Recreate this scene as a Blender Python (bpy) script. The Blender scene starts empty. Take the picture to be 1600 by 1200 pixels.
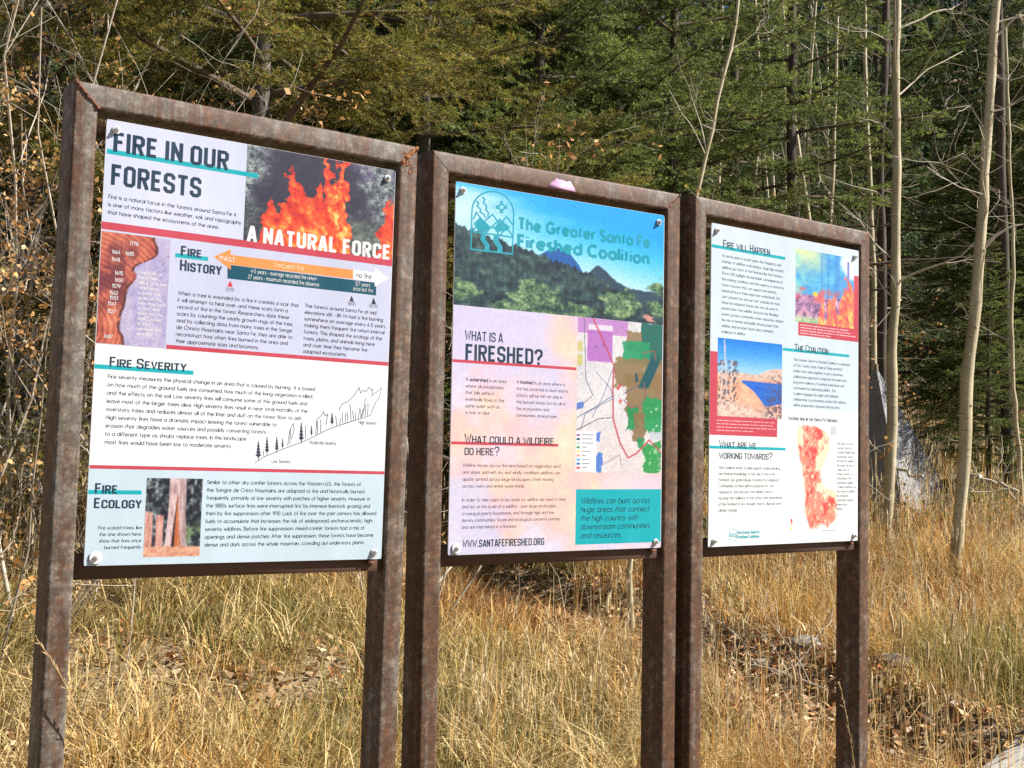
# Three rusty steel information signs in front of an autumn mountain forest (Blender 4.5).
import bpy, math, random
import numpy as np
from mathutils import Vector, Matrix

scene = bpy.context.scene
COL = scene.collection

# ------------------------------------------------------------------ camera, sky, sun, exposure
CAM = np.array([0.0, 0.0, 1.5])
FOCAL = 1900.0 / 1600.0                      # focal length in picture widths
PITCH, ROLL = 0.05912, 0.02266
cp, sp, cr, sr = math.cos(PITCH), math.sin(PITCH), math.cos(ROLL), math.sin(ROLL)
R0 = np.array([1.0, 0, 0]); U0 = np.array([0, -sp, cp]); FWD = np.array([0, cp, sp])
CR = cr * R0 + sr * U0; CU = cr * U0 - sr * R0
cam_data = bpy.data.cameras.new('camera')
cam_data.sensor_width = 36.0; cam_data.lens = 36.0 * FOCAL
cam_data.clip_start = 0.05; cam_data.clip_end = 2000
cam = bpy.data.objects.new('camera', cam_data); COL.objects.link(cam)
M = Matrix.Identity(4)
for i in range(3):
    M[i][0], M[i][1], M[i][2], M[i][3] = CR[i], CU[i], -FWD[i], CAM[i]
cam.matrix_world = M
scene.camera = cam

SUN_EL, SUN_AZ = math.radians(41), math.radians(94)     # azimuth clockwise from +Y (straight ahead)
world = bpy.data.worlds.new('World'); scene.world = world; world.use_nodes = True
wn = world.node_tree.nodes; wl = world.node_tree.links
sky = wn.new('ShaderNodeTexSky'); sky.sky_type = 'NISHITA'; sky.sun_disc = False
sky.sun_elevation = SUN_EL; sky.sun_rotation = SUN_AZ; sky.altitude = 2500
bg = wn['Background']; bg.inputs['Strength'].default_value = 0.05
wl.new(sky.outputs[0], bg.inputs['Color'])
sun_data = bpy.data.lights.new('sun', 'SUN'); sun_data.energy = 5.0; sun_data.angle = math.radians(0.5)
sun_data.color = (1.0, 0.955, 0.89)
sun = bpy.data.objects.new('sun', sun_data); COL.objects.link(sun)
sdir = Vector((math.cos(SUN_EL) * math.sin(SUN_AZ), math.cos(SUN_EL) * math.cos(SUN_AZ), math.sin(SUN_EL)))
sun.rotation_euler = sdir.to_track_quat('Z', 'Y').to_euler()
sun.location = sdir * 40
scene.view_settings.view_transform = 'Standard'; scene.view_settings.look = 'None'
scene.view_settings.exposure = 1.12; scene.view_settings.gamma = 1.0
scene.view_settings.use_curve_mapping = False
scene.render.engine = 'CYCLES'
scene.cycles.max_bounces = 6; scene.cycles.diffuse_bounces = 1; scene.cycles.glossy_bounces = 2
scene.cycles.transmission_bounces = 3; scene.cycles.transparent_max_bounces = 4
scene.cycles.use_denoising = False

# ------------------------------------------------------------------ helpers
def pix(px, py, d):
    """World point seen at photograph pixel (px, py) at forward distance y = d (a surveying aid)."""
    a = (px - 800) / 1900.0; b = (600 - py) / 1900.0
    v = FWD + a * CR + b * CU
    return CAM + v * (d / v[1])

def s2l(c):
    c = np.asarray(c, float) / 255.0
    return np.where(c <= 0.04045, c / 12.92, ((c + 0.055) / 1.055) ** 2.4)

def mesh_obj(name, verts, faces_list, mat, parent=None, cols=None, smooth=False, mats=None, mat_idx=None):
    """faces_list: list of int arrays (n, k)."""
    me = bpy.data.meshes.new(name)
    verts = np.ascontiguousarray(verts, dtype=np.float32)
    fl = [np.asarray(f, dtype=np.int32) for f in faces_list if len(f)]
    nl = sum(f.size for f in fl); nf = sum(len(f) for f in fl)
    me.vertices.add(len(verts)); me.vertices.foreach_set('co', verts.ravel())
    me.loops.add(nl); me.polygons.add(nf)
    me.loops.foreach_set('vertex_index', np.concatenate([f.ravel() for f in fl]))
    tot = np.concatenate([np.full(len(f), f.shape[1], np.int32) for f in fl])
    st = np.concatenate([[0], np.cumsum(tot)[:-1]]).astype(np.int32)
    me.polygons.foreach_set('loop_start', st)
    me.polygons.foreach_set('loop_total', tot)
    if smooth:
        me.polygons.foreach_set('use_smooth', np.ones(nf, bool))
    if mats:
        for m in mats: me.materials.append(m)
        if mat_idx is not None: me.polygons.foreach_set('material_index', np.asarray(mat_idx, np.int32))
    elif mat: me.materials.append(mat)
    me.update(calc_edges=True)
    me.validate()
    if cols is not None:
        ca = me.color_attributes.new('col', 'FLOAT_COLOR', 'POINT')
        c4 = np.ones((len(verts), 4), np.float32); c4[:, :3] = cols
        ca.data.foreach_set('color', c4.ravel())
    o = bpy.data.objects.new(name, me); COL.objects.link(o)
    if parent: o.parent = parent
    return o

class MB:
    """Collects shapes into one mesh."""
    def __init__(s): s.v = []; s.f = {}; s.n = 0; s.c = []
    def add(s, v, *fs, col=None):
        v = np.array(v, float).reshape(-1, 3); s.v.append(v)
        for f in fs:
            f = np.asarray(f, int)
            if f.size: s.f.setdefault(f.shape[1], []).append(f + s.n)
        s.n += len(v)
        if col is not None: s.c.append(np.broadcast_to(np.asarray(col, float), (len(v), 3)))
    def build(s, name, mat, parent=None, smooth=False):
        return mesh_obj(name, np.concatenate(s.v), [np.concatenate(x) for x in s.f.values()], mat, parent,
                        np.concatenate(s.c) if s.c else None, smooth)
    def box(s, a, b, M=None):
        x0, y0, z0 = a; x1, y1, z1 = b
        v = np.array([(x0,y0,z0),(x1,y0,z0),(x1,y1,z0),(x0,y1,z0),(x0,y0,z1),(x1,y0,z1),(x1,y1,z1),(x0,y1,z1)], float)
        if M is not None: v = v @ np.asarray(M).T
        s.add(v, [(0,3,2,1),(4,5,6,7),(0,1,5,4),(1,2,6,5),(2,3,7,6),(3,0,4,7)])
    def tube(s, pts, radii, k=6, cap=False, wob=0.0, rng=None):
        P = np.asarray(pts, float); n = len(P)
        T = np.gradient(P, axis=0); T /= np.linalg.norm(T, axis=1, keepdims=True) + 1e-9
        ref = np.array([0.3, 0.9, 0.2]) if abs(T[0, 2]) > 0.7 else np.array([0, 0, 1.0])
        A = np.cross(T, ref); A /= np.linalg.norm(A, axis=1, keepdims=True) + 1e-9
        B = np.cross(T, A)
        th = np.arange(k) * 2 * math.pi / k
        r = np.broadcast_to(np.asarray(radii, float), (n,))[:, None, None]
        if wob and rng is not None: r = r * (1 + wob * rng.normal(size=(n, k, 1)))
        V = P[:, None, :] + r * (A[:, None, :] * np.cos(th)[None, :, None] + B[:, None, :] * np.sin(th)[None, :, None])
        i = np.arange(n - 1)[:, None] * k; j = np.arange(k)[None, :]; j2 = (j + 1) % k
        q = np.stack([i + j, i + k + j, i + k + j2, i + j2], -1).reshape(-1, 4)
        s.add(V.reshape(-1, 3), q)
        if cap:
            s.add(V[-1], [list(range(k))[::-1]]); s.add(V[0], [list(range(k))])

def tag(o, label=None, cat=None, group=None, kind=None):
    if label: o['label'] = label
    if cat: o['category'] = cat
    if group: o['group'] = group
    if kind: o['kind'] = kind
    elif cat: o['kind'] = 'thing'
    return o

def empty(name, loc, rz=0.0):
    o = bpy.data.objects.new(name, None); COL.objects.link(o)
    o.location = tuple(loc); o.rotation_euler = (0, 0, rz); o.empty_display_size = 0.2
    return o

def copy_tree(o, loc, rz, scale=1.0, parent=None):
    c = o.copy(); COL.objects.link(c)
    c.location = tuple(loc); c.rotation_euler = (0, 0, rz); c.scale = (scale,) * 3
    for ch in o.children:
        d = ch.copy(); COL.objects.link(d); d.parent = c
        for g in ch.children:
            e = g.copy(); COL.objects.link(e); e.parent = d
    return c

# ---------------- materials
def new_mat(name):
    m = bpy.data.materials.new(name); m.use_nodes = True
    nt = m.node_tree; return m, nt.nodes, nt.links, nt.nodes['Principled BSDF']

def ramp(nodes, stops):
    r = nodes.new('ShaderNodeValToRGB')
    el = r.color_ramp.elements
    while len(el) < len(stops): el.new(0.5)
    for e, (p, c) in zip(el, stops): e.position = p; e.color = (*c, 1)
    return r

def noise(nodes, links, scale, detail=4, vec='Object', rough=0.6, stretch=None):
    t = nodes.new('ShaderNodeTexCoord'); n = nodes.new('ShaderNodeTexNoise')
    n.inputs['Scale'].default_value = scale; n.inputs['Detail'].default_value = detail; n.inputs['Roughness'].default_value = rough
    if stretch:
        mp = nodes.new('ShaderNodeMapping'); mp.inputs['Scale'].default_value = stretch
        links.new(t.outputs[vec], mp.inputs[0]); links.new(mp.outputs[0], n.inputs['Vector'])
    else: links.new(t.outputs[vec], n.inputs['Vector'])
    return n

def mixc(nodes, links, f, a, b, mode='MIX'):
    m = nodes.new('ShaderNodeMix'); m.data_type = 'RGBA'; m.blend_type = mode
    for sock, v in ((m.inputs[0], f), (m.inputs[6], a), (m.inputs[7], b)):
        if isinstance(v, (int, float)): sock.default_value = v
        elif isinstance(v, tuple): sock.default_value = (*v, 1)
        else: links.new(v, sock)
    return m.outputs[2]

def leaf_mat(name, stops, clump=2.0, trans=0.4, lo=0.55, rough=0.6, tint=(0.95, 1.0, 0.7)):
    m, n, l, p = new_mat(name)
    g = n.new('ShaderNodeNewGeometry'); r = ramp(n, stops); l.new(g.outputs['Random Per Island'], r.inputs[0])
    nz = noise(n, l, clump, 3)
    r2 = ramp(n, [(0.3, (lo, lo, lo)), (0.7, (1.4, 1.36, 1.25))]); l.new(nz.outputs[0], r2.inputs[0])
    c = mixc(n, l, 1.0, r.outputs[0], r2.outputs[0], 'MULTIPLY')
    l.new(c, p.inputs['Base Color']); p.inputs['Roughness'].default_value = rough
    p.inputs['Specular IOR Level'].default_value = 0.3
    tr = n.new('ShaderNodeBsdfTranslucent')
    c2 = mixc(n, l, 1.0, c, tint, 'MULTIPLY'); l.new(c2, tr.inputs[0])
    ms = n.new('ShaderNodeMixShader'); ms.inputs[0].default_value = trans
    l.new(p.outputs[0], ms.inputs[1]); l.new(tr.outputs[0], ms.inputs[2])
    l.new(ms.outputs[0], n['Material Output'].inputs[0])
    return m

def flat_mat(name, c, rough=0.6, spec=0.3, metal=0.0):
    m, n, l, p = new_mat(name)
    p.inputs['Base Color'].default_value = (*c, 1); p.inputs['Roughness'].default_value = rough
    p.inputs['Specular IOR Level'].default_value = spec; p.inputs['Metallic'].default_value = metal
    return m

def print_mat(name, c):
    """Weathered printed sheet: one ink with faint dust and run marks."""
    m, n, l, p = new_mat(name)
    a = noise(n, l, 5.0, 5, rough=0.7, stretch=(1, 1, 0.35)); r = ramp(n, [(0.3, (0.90, 0.895, 0.88)), (0.6, (1, 1, 1))]); l.new(a.outputs[0], r.inputs[0])
    b = noise(n, l, 330.0, 2); r2 = ramp(n, [(0.24, (0.78, 0.76, 0.72)), (0.30, (1, 1, 1))]); l.new(b.outputs[0], r2.inputs[0])
    l.new(mixc(n, l, 1.0, mixc(n, l, 1.0, c, r.outputs[0], 'MULTIPLY'), r2.outputs[0], 'MULTIPLY'), p.inputs['Base Color'])
    rr = ramp(n, [(0.35, (0.3, 0.3, 0.3)), (0.65, (0.5, 0.5, 0.5))]); l.new(a.outputs[0], rr.inputs[0]); l.new(rr.outputs[0], p.inputs['Roughness'])
    p.inputs['Specular IOR Level'].default_value = 0.4
    return m

def bark_mat(name, stops, scale, stretch, bump=0.6, rough=0.9):
    m, n, l, p = new_mat(name)
    nz = noise(n, l, scale, 6, stretch=stretch, rough=0.7); r = ramp(n, stops); l.new(nz.outputs[0], r.inputs[0])
    l.new(r.outputs[0], p.inputs['Base Color']); p.inputs['Roughness'].default_value = rough
    p.inputs['Specular IOR Level'].default_value = 0.2
    b = n.new('ShaderNodeBump'); b.inputs['Strength'].default_value = bump; b.inputs['Distance'].default_value = 0.01
    l.new(nz.outputs[0], b.inputs['Height']); l.new(b.outputs[0], p.inputs['Normal'])
    return m

def col_mat(name, rough=0.7, trans=0.0, spec=0.2, island=0.0):
    """Base colour from the mesh's own colour attribute (each blade or print patch has its own colour)."""
    m, n, l, p = new_mat(name)
    a = n.new('ShaderNodeAttribute'); a.attribute_name = 'col'
    c = a.outputs['Color']
    l.new(c, p.inputs['Base Color']); p.inputs['Roughness'].default_value = rough; p.inputs['Specular IOR Level'].default_value = spec
    if trans:
        tr = n.new('ShaderNodeBsdfTranslucent'); l.new(c, tr.inputs[0])
        ms = n.new('ShaderNodeMixShader'); ms.inputs[0].default_value = trans
        l.new(p.outputs[0], ms.inputs[1]); l.new(tr.outputs[0], ms.inputs[2]); l.new(ms.outputs[0], n['Material Output'].inputs[0])
    return m

def rust_mat(name, warm):
    m, n, l, p = new_mat(name)
    n1 = noise(n, l, 7.0, 6, rough=0.75, stretch=(1, 1, 0.5))
    n2 = noise(n, l, 210.0, 4, rough=0.75)
    n3 = noise(n, l, 34.0, 6, rough=0.8)
    n4 = noise(n, l, 55.0, 3, rough=0.6, stretch=(1, 1, 0.02))      # mill streaks along the tube
    n5 = noise(n, l, 75.0, 5, rough=0.8)
    grey = ramp(n, [(0.3, (0.038, 0.030, 0.022)), (0.5, (0.12, 0.105, 0.085)), (0.68, (0.30, 0.27, 0.235))]); l.new(n3.outputs[0], grey.inputs[0])
    rust = ramp(n, [(0.3, (0.026, 0.012, 0.006)), (0.52, (0.084, 0.037, 0.016)), (0.7, (0.20, 0.088, 0.034))]); l.new(n3.outputs[0], rust.inputs[0])
    def mul(s, k):
        q = n.new('ShaderNodeMath'); q.operation = 'MULTIPLY'; q.inputs[1].default_value = k; l.new(s, q.inputs[0]); return q.outputs[0]
    def add(a, b):
        q = n.new('ShaderNodeMath'); q.operation = 'ADD'; l.new(a, q.inputs[0]); l.new(b, q.inputs[1]); return q.outputs[0]
    s = add(add(mul(n1.outputs[0], 0.45), mul(n4.outputs[0], 0.3)), mul(n5.outputs[0], 0.3))
    f = ramp(n, [(0.47 - warm * 0.09, (0, 0, 0)), (0.57 - warm * 0.09, (1, 1, 1))]); l.new(s, f.inputs[0])
    c = mixc(n, l, f.outputs[0], grey.outputs[0], rust.outputs[0])
    spk = ramp(n, [(0.33, (0.3, 0.25, 0.22)), (0.43, (1, 1, 1)), (0.6, (1, 1, 1)), (0.68, (1.7, 1.65, 1.6))]); l.new(n2.outputs[0], spk.inputs[0])
    c = mixc(n, l, 1.0, c, spk.outputs[0], 'MULTIPLY')
    l.new(c, p.inputs['Base Color']); p.inputs['Roughness'].default_value = 0.6; p.inputs['Specular IOR Level'].default_value = 0.4
    b = n.new('ShaderNodeBump'); b.inputs['Strength'].default_value = 0.3; b.inputs['Distance'].default_value = 0.001
    l.new(n2.outputs[0], b.inputs['Height']); l.new(b.outputs[0], p.inputs['Normal'])
    return m

# ------------------------------------------------------------------ lettering: stroke fonts built as ribbons
def arc(cx, cy, rx, ry, a0, a1, n=None):
    n = n or max(3, int(abs(a1 - a0) / 30) + 1)
    return [(cx + rx * math.cos(math.radians(a0 + (a1 - a0) * i / n)), cy + ry * math.sin(math.radians(a0 + (a1 - a0) * i / n))) for i in range(n + 1)]

def body_glyphs():
    O = lambda cx=24: arc(cx, 24, 24, 24, 0, 360, 14)
    g = {}
    g['a'] = ([O(), [(48, 48), (48, 0)]], 48); g['b'] = ([O(), [(0, 74), (0, 0)]], 48)
    g['c'] = ([arc(24, 24, 24, 24, 45, 315, 10)], 41); g['d'] = ([O(), [(48, 74), (48, 0)]], 48)
    g['e'] = ([[(1, 25), (47, 25)], arc(24, 24, 24, 24, 2, 318, 11)], 47)
    g['f'] = ([[(8, 0), (8, 60)] + arc(20, 60, 12, 14, 180, 80, 4)[1:], [(0, 47), (20, 47)]], 20)
    g['g'] = ([O(), [(48, 48), (48, 0)] + arc(24, 0, 24, 22, 0, -150, 6)[1:]], 48)
    g['h'] = ([[(0, 74), (0, 0)], [(0, 26)] + arc(20, 27, 20, 21, 180, 0, 7) + [(40, 0)]], 40)
    g['i'] = ([[(0, 48), (0, 0)], [(0, 62), (0, 70)]], 0); g['j'] = ([[(6, 48), (6, -12)] + arc(-4, -12, 10, 9, 0, -90, 3)[1:], [(6, 62), (6, 70)]], 6)
    g['k'] = ([[(0, 74), (0, 0)], [(33, 48), (1, 20)], [(12, 30), (36, 0)]], 35); g['l'] = ([[(0, 74), (0, 0)]], 0)
    g['m'] = ([[(0, 48), (0, 0)], [(0, 28)] + arc(17, 30, 17, 18, 180, 0, 6) + [(34, 0)], [(34, 28)] + arc(51, 30, 17, 18, 180, 0, 6) + [(68, 0)]], 68)
    g['n'] = ([[(0, 48), (0, 0)], [(0, 26)] + arc(20, 27, 20, 21, 180, 0, 7) + [(40, 0)]], 40)
    g['o'] = ([O()], 48); g['p'] = ([O(), [(0, 48), (0, -22)]], 48); g['q'] = ([O(), [(48, 48), (48, -22)]], 48)
    g['r'] = ([[(0, 48), (0, 0)], [(0, 26)] + arc(17, 28, 17, 20, 180, 70, 5)], 22)
    g['s'] = ([arc(15, 36, 14, 12, 40, 200, 6) + [(6, 28), (25, 20)] + arc(16, 12, 15, 12, 20, -150, 7)], 31)
    g['t'] = ([[(8, 64), (8, 0)], [(0, 47), (20, 47)]], 20); g['u'] = ([[(0, 48), (0, 20)] + arc(20, 20, 20, 20, 180, 360, 7) + [(40, 48)], [(40, 30), (40, 0)]], 40)
    g['v'] = ([[(0, 48), (19, 0), (38, 48)]], 38); g['w'] = ([[(0, 48), (16, 0), (31, 46), (46, 0), (62, 48)]], 62)
    g['x'] = ([[(0, 48), (36, 0)], [(36, 48), (0, 0)]], 36); g['y'] = ([[(0, 48), (19, 2)], [(39, 48), (10, -22)]], 38)
    g['z'] = ([[(0, 48), (34, 48), (0, 0), (35, 0)]], 35)
    g['A'] = ([[(0, 0), (27, 72), (54, 0)], [(10, 24), (44, 24)]], 54)
    g['B'] = ([[(0, 0), (0, 72), (22, 72)] + arc(22, 55, 17, 17, 90, -90, 5) + [(0, 38)], [(22, 38)] + arc(24, 19, 20, 19, 90, -90, 5) + [(0, 0)]], 44)
    g['C'] = ([arc(36, 36, 36, 36, 50, 310, 11)], 60); g['D'] = ([[(0, 0), (0, 72), (20, 72)] + arc(20, 36, 36, 36, 90, -90, 8) + [(0, 0)]], 56)
    g['E'] = ([[(38, 72), (0, 72), (0, 0), (38, 0)], [(0, 37), (34, 37)]], 38); g['F'] = ([[(36, 72), (0, 72), (0, 0)], [(0, 37), (32, 37)]], 36)
    g['G'] = ([arc(36, 36, 36, 36, 45, 350, 12) + [(40, 33)]], 71); g['H'] = ([[(0, 72), (0, 0)], [(50, 72), (50, 0)], [(0, 37), (50, 37)]], 50)
    g['I'] = ([[(0, 72), (0, 0)]], 0); g['J'] = ([[(24, 72), (24, 16)] + arc(10, 16, 14, 16, 0, -150, 5)], 24)
    g['K'] = ([[(0, 72), (0, 0)], [(42, 72), (1, 30)], [(14, 43), (45, 0)]], 44); g['L'] = ([[(0, 72), (0, 0), (34, 0)]], 34)
    g['M'] = ([[(0, 0), (6, 72), (32, 16), (58, 72), (64, 0)]], 64); g['N'] = ([[(0, 0), (0, 72), (50, 0), (50, 72)]], 50)
    g['O'] = ([arc(36, 36, 36, 36, 0, 360, 16)], 72); g['P'] = ([[(0, 0), (0, 72), (22, 72)] + arc(22, 53, 19, 19, 90, -90, 6) + [(0, 34)]], 41)
    g['R'] = ([[(0, 0), (0, 72), (22, 72)] + arc(22, 53, 19, 19, 90, -90, 6) + [(0, 34)], [(20, 34), (42, 0)]], 42)
    g['S'] = ([arc(20, 54, 19, 18, 40, 200, 7) + [(8, 42), (34, 30)] + arc(20, 18, 20, 18, 20, -150, 7)], 40)
    g['T'] = ([[(0, 72), (44, 72)], [(22, 72), (22, 0)]], 44); g['U'] = ([[(0, 72), (0, 24)] + arc(24, 24, 24, 24, 180, 360, 7) + [(48, 72)]], 48)
    g['V'] = ([[(0, 72), (27, 0), (54, 72)]], 54); g['W'] = ([[(0, 72), (21, 0), (41, 70), (61, 0), (82, 72)]], 82)
    g['0'] = ([arc(21, 36, 21, 36, 0, 360, 14)], 42); g['1'] = ([[(0, 58), (14, 72), (14, 0)]], 16)
    g['2'] = ([arc(19, 53, 19, 19, 170, -20, 6) + [(0, 0), (40, 0)]], 40); g['3'] = ([arc(18, 54, 17, 18, 150, -80, 7) + arc(19, 19, 20, 19, 80, -150, 8)], 39)
    g['4'] = ([[(32, 0), (32, 72), (0, 18), (44, 18)]], 44); g['5'] = ([[(36, 72), (6, 72), (3, 42)] + arc(18, 23, 21, 23, 110, -150, 8)], 39)
    g['6'] = ([arc(21, 22, 21, 22, 0, 360, 10), [(2, 30), (28, 72)]], 42); g['7'] = ([[(0, 72), (40, 72), (12, 0)]], 40)
    g['8'] = ([arc(20, 54, 17, 18, 0, 360, 10), arc(20, 19, 20, 19, 0, 360, 10)], 40); g['9'] = ([arc(21, 50, 21, 22, 0, 360, 10), [(40, 42), (14, 0)]], 42)
    g['.'] = ([[(0, 0), (0, 8)]], 0); g[','] = ([[(2, 8), (-2, -10)]], 2); g["'"] = ([[(0, 74), (0, 58)]], 0); g['-'] = ([[(0, 26), (20, 26)]], 20)
    g['?'] = ([arc(16, 56, 16, 16, 170, -50, 6) + [(16, 34), (16, 22)], [(16, 0), (16, 8)]], 32); g['('] = ([arc(28, 30, 28, 46, 140, 220, 4)], 8); g[')'] = ([arc(-20, 30, 28, 46, 40, -40, 4)], 8)
    return g
BODY = body_glyphs(); BODY_GAP, BODY_SPACE = 15, 34
for _ch in 'il.,\'': pass

def head_glyphs(wt):
    """Condensed block capitals with clipped corners; centre lines inside a 100 high box."""
    e = wt / 2.0; h = 100 - wt; w = 54 - wt; c = 9.0
    O = [(c, 0), (w - c, 0), (w, c), (w, h - c), (w - c, h), (c, h), (0, h - c), (0, c), (c, 0)]
    m = h * 0.52
    g = {}
    g['A'] = ([[(-2, -e), (w * .42, h + e * .2)], [(w * .42 - e * .8, h), (w * .58 + e * .8, h)], [(w * .58, h + e * .2), (w + 2, -e)], [(w * .18, h * .24), (w * .82, h * .24)]], w)
    g['B'] = ([[(0, -e), (0, h), (w - c, h), (w, h - c), (w, m + c), (w - c, m), (0, m)], [(w - c, m), (w, m - c), (w, c), (w - c, 0), (0, 0)]], w)
    g['C'] = ([[(w, h * .68), (w, h - c), (w - c, h), (c, h), (0, h - c), (0, c), (c, 0), (w - c, 0), (w, c), (w, h * .32)]], w)
    g['D'] = ([[(0, 0), (0, h), (w - c, h), (w, h - c), (w, c), (w - c, 0), (-e, 0)]], w)
    g['E'] = ([[(w * .92, h), (0, h), (0, 0), (w * .92, 0)], [(0, m), (w * .8, m)]], w * .86)
    g['F'] = ([[(w * .92, h), (0, h), (0, -e)], [(0, m), (w * .8, m)]], w * .82)
    g['G'] = ([[(w, h * .7), (w, h - c), (w - c, h), (c, h), (0, h - c), (0, c), (c, 0), (w - c, 0), (w, c), (w, h * .45), (w * .5, h * .45)]], w)
    g['H'] = ([[(0, -e), (0, h + e)], [(w, -e), (w, h + e)], [(0, m), (w, m)]], w)
    g['I'] = ([[(0, -e), (0, h + e)]], 0)
    g['K'] = ([[(0, -e), (0, h + e)], [(w, h + e), (e * .6, h * .42)], [(w * .35, h * .55), (w + 2, -e)]], w)
    g['L'] = ([[(0, h + e), (0, 0), (w * .9, 0)]], w * .8)
    g['N'] = ([[(0, -e), (0, h + e)], [(0, h), (w, 0)], [(w, -e), (w, h + e)]], w)
    g['O'] = ([O], w)
    g['P'] = ([[(0, -e), (0, h), (w - c, h), (w, h - c), (w, h * .42 + c), (w - c, h * .42), (0, h * .42)]], w)
    g['R'] = ([[(0, -e), (0, h), (w - c, h), (w, h - c), (w, m - 2 + c), (w - c, m - 2), (0, m - 2)], [(w * .5, m - 2), (w, -e)]], w)
    g['S'] = ([[(w, h * .74), (w, h - c), (w - c, h), (c, h), (0, h - c), (0, h * .6), (c, m), (w - c, h * .46), (w, h * .38), (w, c), (w - c, 0), (c, 0), (0, c), (0, h * .26)]], w)
    g['T'] = ([[(-4, h), (w + 4, h)], [(w / 2, h), (w / 2, -e)]], w)
    g['U'] = ([[(0, h + e), (0, c), (c, 0), (w - c, 0), (w, c), (w, h + e)]], w)
    g['V'] = ([[(-2, h + e), (w / 2, -e * .3), (w + 2, h + e)]], w)
    g['W'] = ([[(-2, h + e), (w * .34, -e * .3), (w * .7, h * .8), (w * 1.06, -e * .3), (w * 1.4 + 2, h + e)]], w * 1.4)
    g['Y'] = ([[(-3, h + e), (w / 2, h * .45), (w + 3, h + e)], [(w / 2, h * .5), (w / 2, -e)]], w)
    g['?'] = ([[(0, h * .72), (0, h - c), (c, h), (w - c, h), (w, h - c), (w, h * .62), (w / 2, h * .42), (w / 2, h * .24)], [(w / 2, -e), (w / 2, e * 1.2)]], w)
    g['.'] = ([[(0, -e), (0, e)]], 0)
    return g, e

def ribbon(pts, hw, closed=False):
    P = np.asarray(pts, float)
    if len(P) > 3 and np.hypot(*(P[0] - P[-1])) < 1e-6: closed = True; P = P[:-1]
    n = len(P)
    d = np.roll(P, -1, 0) - P
    if not closed: d[-1] = d[-2]
    d /= np.hypot(d[:, 0], d[:, 1])[:, None] + 1e-12
    prev = np.roll(d, 1, 0)
    if not closed: prev[0] = d[0]; prev[-1] = d[-2] if n > 1 else d[0]
    nr = np.stack([-d[:, 1], d[:, 0]], 1); np_ = np.stack([-prev[:, 1], prev[:, 0]], 1)
    mm = nr + np_; L = (mm * mm).sum(1); mm = mm / np.maximum(L, 0.5)[:, None] * 2
    a, b = P + mm * hw, P - mm * hw
    v = np.concatenate([a, b]); i = np.arange(n if closed else n - 1); j = (i + 1) % n
    return v, np.stack([i + n, j + n, j, i], 1)

class Print:
    """A printed layer of flat shapes just proud of the panel face. Local axes: x right, y back, z up."""
    def __init__(s): s.b = MB(); s.k = 0
    def shape(s, v, q, y):
        s.k += 1
        s.b.add(np.column_stack([v[:, 0], np.full(len(v), -y - (s.k % 7) * 6e-6), v[:, 1]]), q)

BODY_BOLD = 1.9
def set_line(pr, txt, x0, x1, base, cap, font, wt, ital, y, natural=None):
    """Lay one line between x0 and x1; returns the scale used. natural: fixed scale instead of fitting."""
    runs = []; pen = 0.0; first = True; bold = False
    gcap, e = head_glyphs(wt or 16) if font == 'head' else (None, 0)
    for ch in txt:
        if ch == '~': bold = not bold; continue
        if font == 'greek':
            if ch == ' ': pen += 30
            else: runs.append(([[(pen, 24 + 4 * ((int(pen) // 37) % 3 - 1)), (pen + 38, 24)]], 0, 1, 0)); pen += 38
            continue
        if ch == ' ': pen += {'head': 26, 'bold': 30}.get(font, BODY_SPACE); continue
        if font == 'head':
            sc = 0.80 if ch.islower() else 1.0
            st, adv = gcap.get(ch.upper(), gcap['O']); runs.append((st, pen, sc, e)); pen += (adv + (wt or 16) + 9) * (0.86 if sc < 1 else 1)
        else:
            st, adv = BODY.get(ch, BODY['o']); runs.append((st, pen, 1, -1 if bold else 0)); pen += adv + (BODY_GAP + (9 if font == 'bold' else 0))
    total = pen - (9 if font == 'head' else BODY_GAP)
    if font == 'head': sx = (x1 - x0) / total; sy = cap / 100.0; hw = (wt or 16) / 2
    elif font == 'bold': sx = (x1 - x0) / total; sy = cap / 84.0; hw = 10.2
    else:
        sx = natural or (x1 - x0) / total; sy = cap / 72.0 if cap and not natural else sx * 1.02; hw = (wt or 8.5) / 2
        if font == 'greek': hw = 11
    for st, px, sc, e_ in runs:
        for k, s_ in enumerate(st):
            P = np.asarray(s_, float)
            if font == 'head':
                P = P + [e_, e_]; P = P * [0.86 if sc < 1 else 1, sc]; h = hw * (0.95 if sc < 1 else 1)
                P[:, 0] += px
            else:
                h = hw * (BODY_BOLD if e_ == -1 else 1); P = P + [px, 0]
            v, q = ribbon(P, h)
            if ital: v = v + np.stack([v[:, 1] * ital, 0 * v[:, 1]], 1)
            v = np.stack([x0 + v[:, 0] * sx, base + v[:, 1] * sy], 1)
            pr.shape(v, q, y)
    return sx, total

INK = {'navy': (24, 56, 78), 'ink': (52, 52, 66), 'inkdraw': (58, 58, 78), 'paper': (240, 240, 242), 'cream': (250, 232, 190), 'red': (204, 68, 86),
       'redtri': (222, 60, 72), 'teal': (0, 178, 190), 'dteal': (14, 84, 104), 'logo': (0, 160, 182), 'orange': (248, 156, 82), 'grey': (120, 120, 132),
       'pinkish': (255, 190, 194), 'lav': (214, 219, 243), 'lav2': (206, 210, 236), 'white': (238, 242, 244), 'paleblue': (204, 223, 236), 'paleb3': (212, 226, 238),
       'white3': (240, 242, 243), 'lgrey': (205, 205, 212), 'lgreen': (170, 215, 190), 'green2': (60, 160, 80), 'yellow': (225, 215, 110), 'pink': (240, 150, 150),
       'skyb': (90, 170, 235), 'blue': (20, 110, 190), 'purp': (160, 100, 180)}
PAPER = 0.645            # reflectance of the brightest print
INK_MATS = {}
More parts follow.
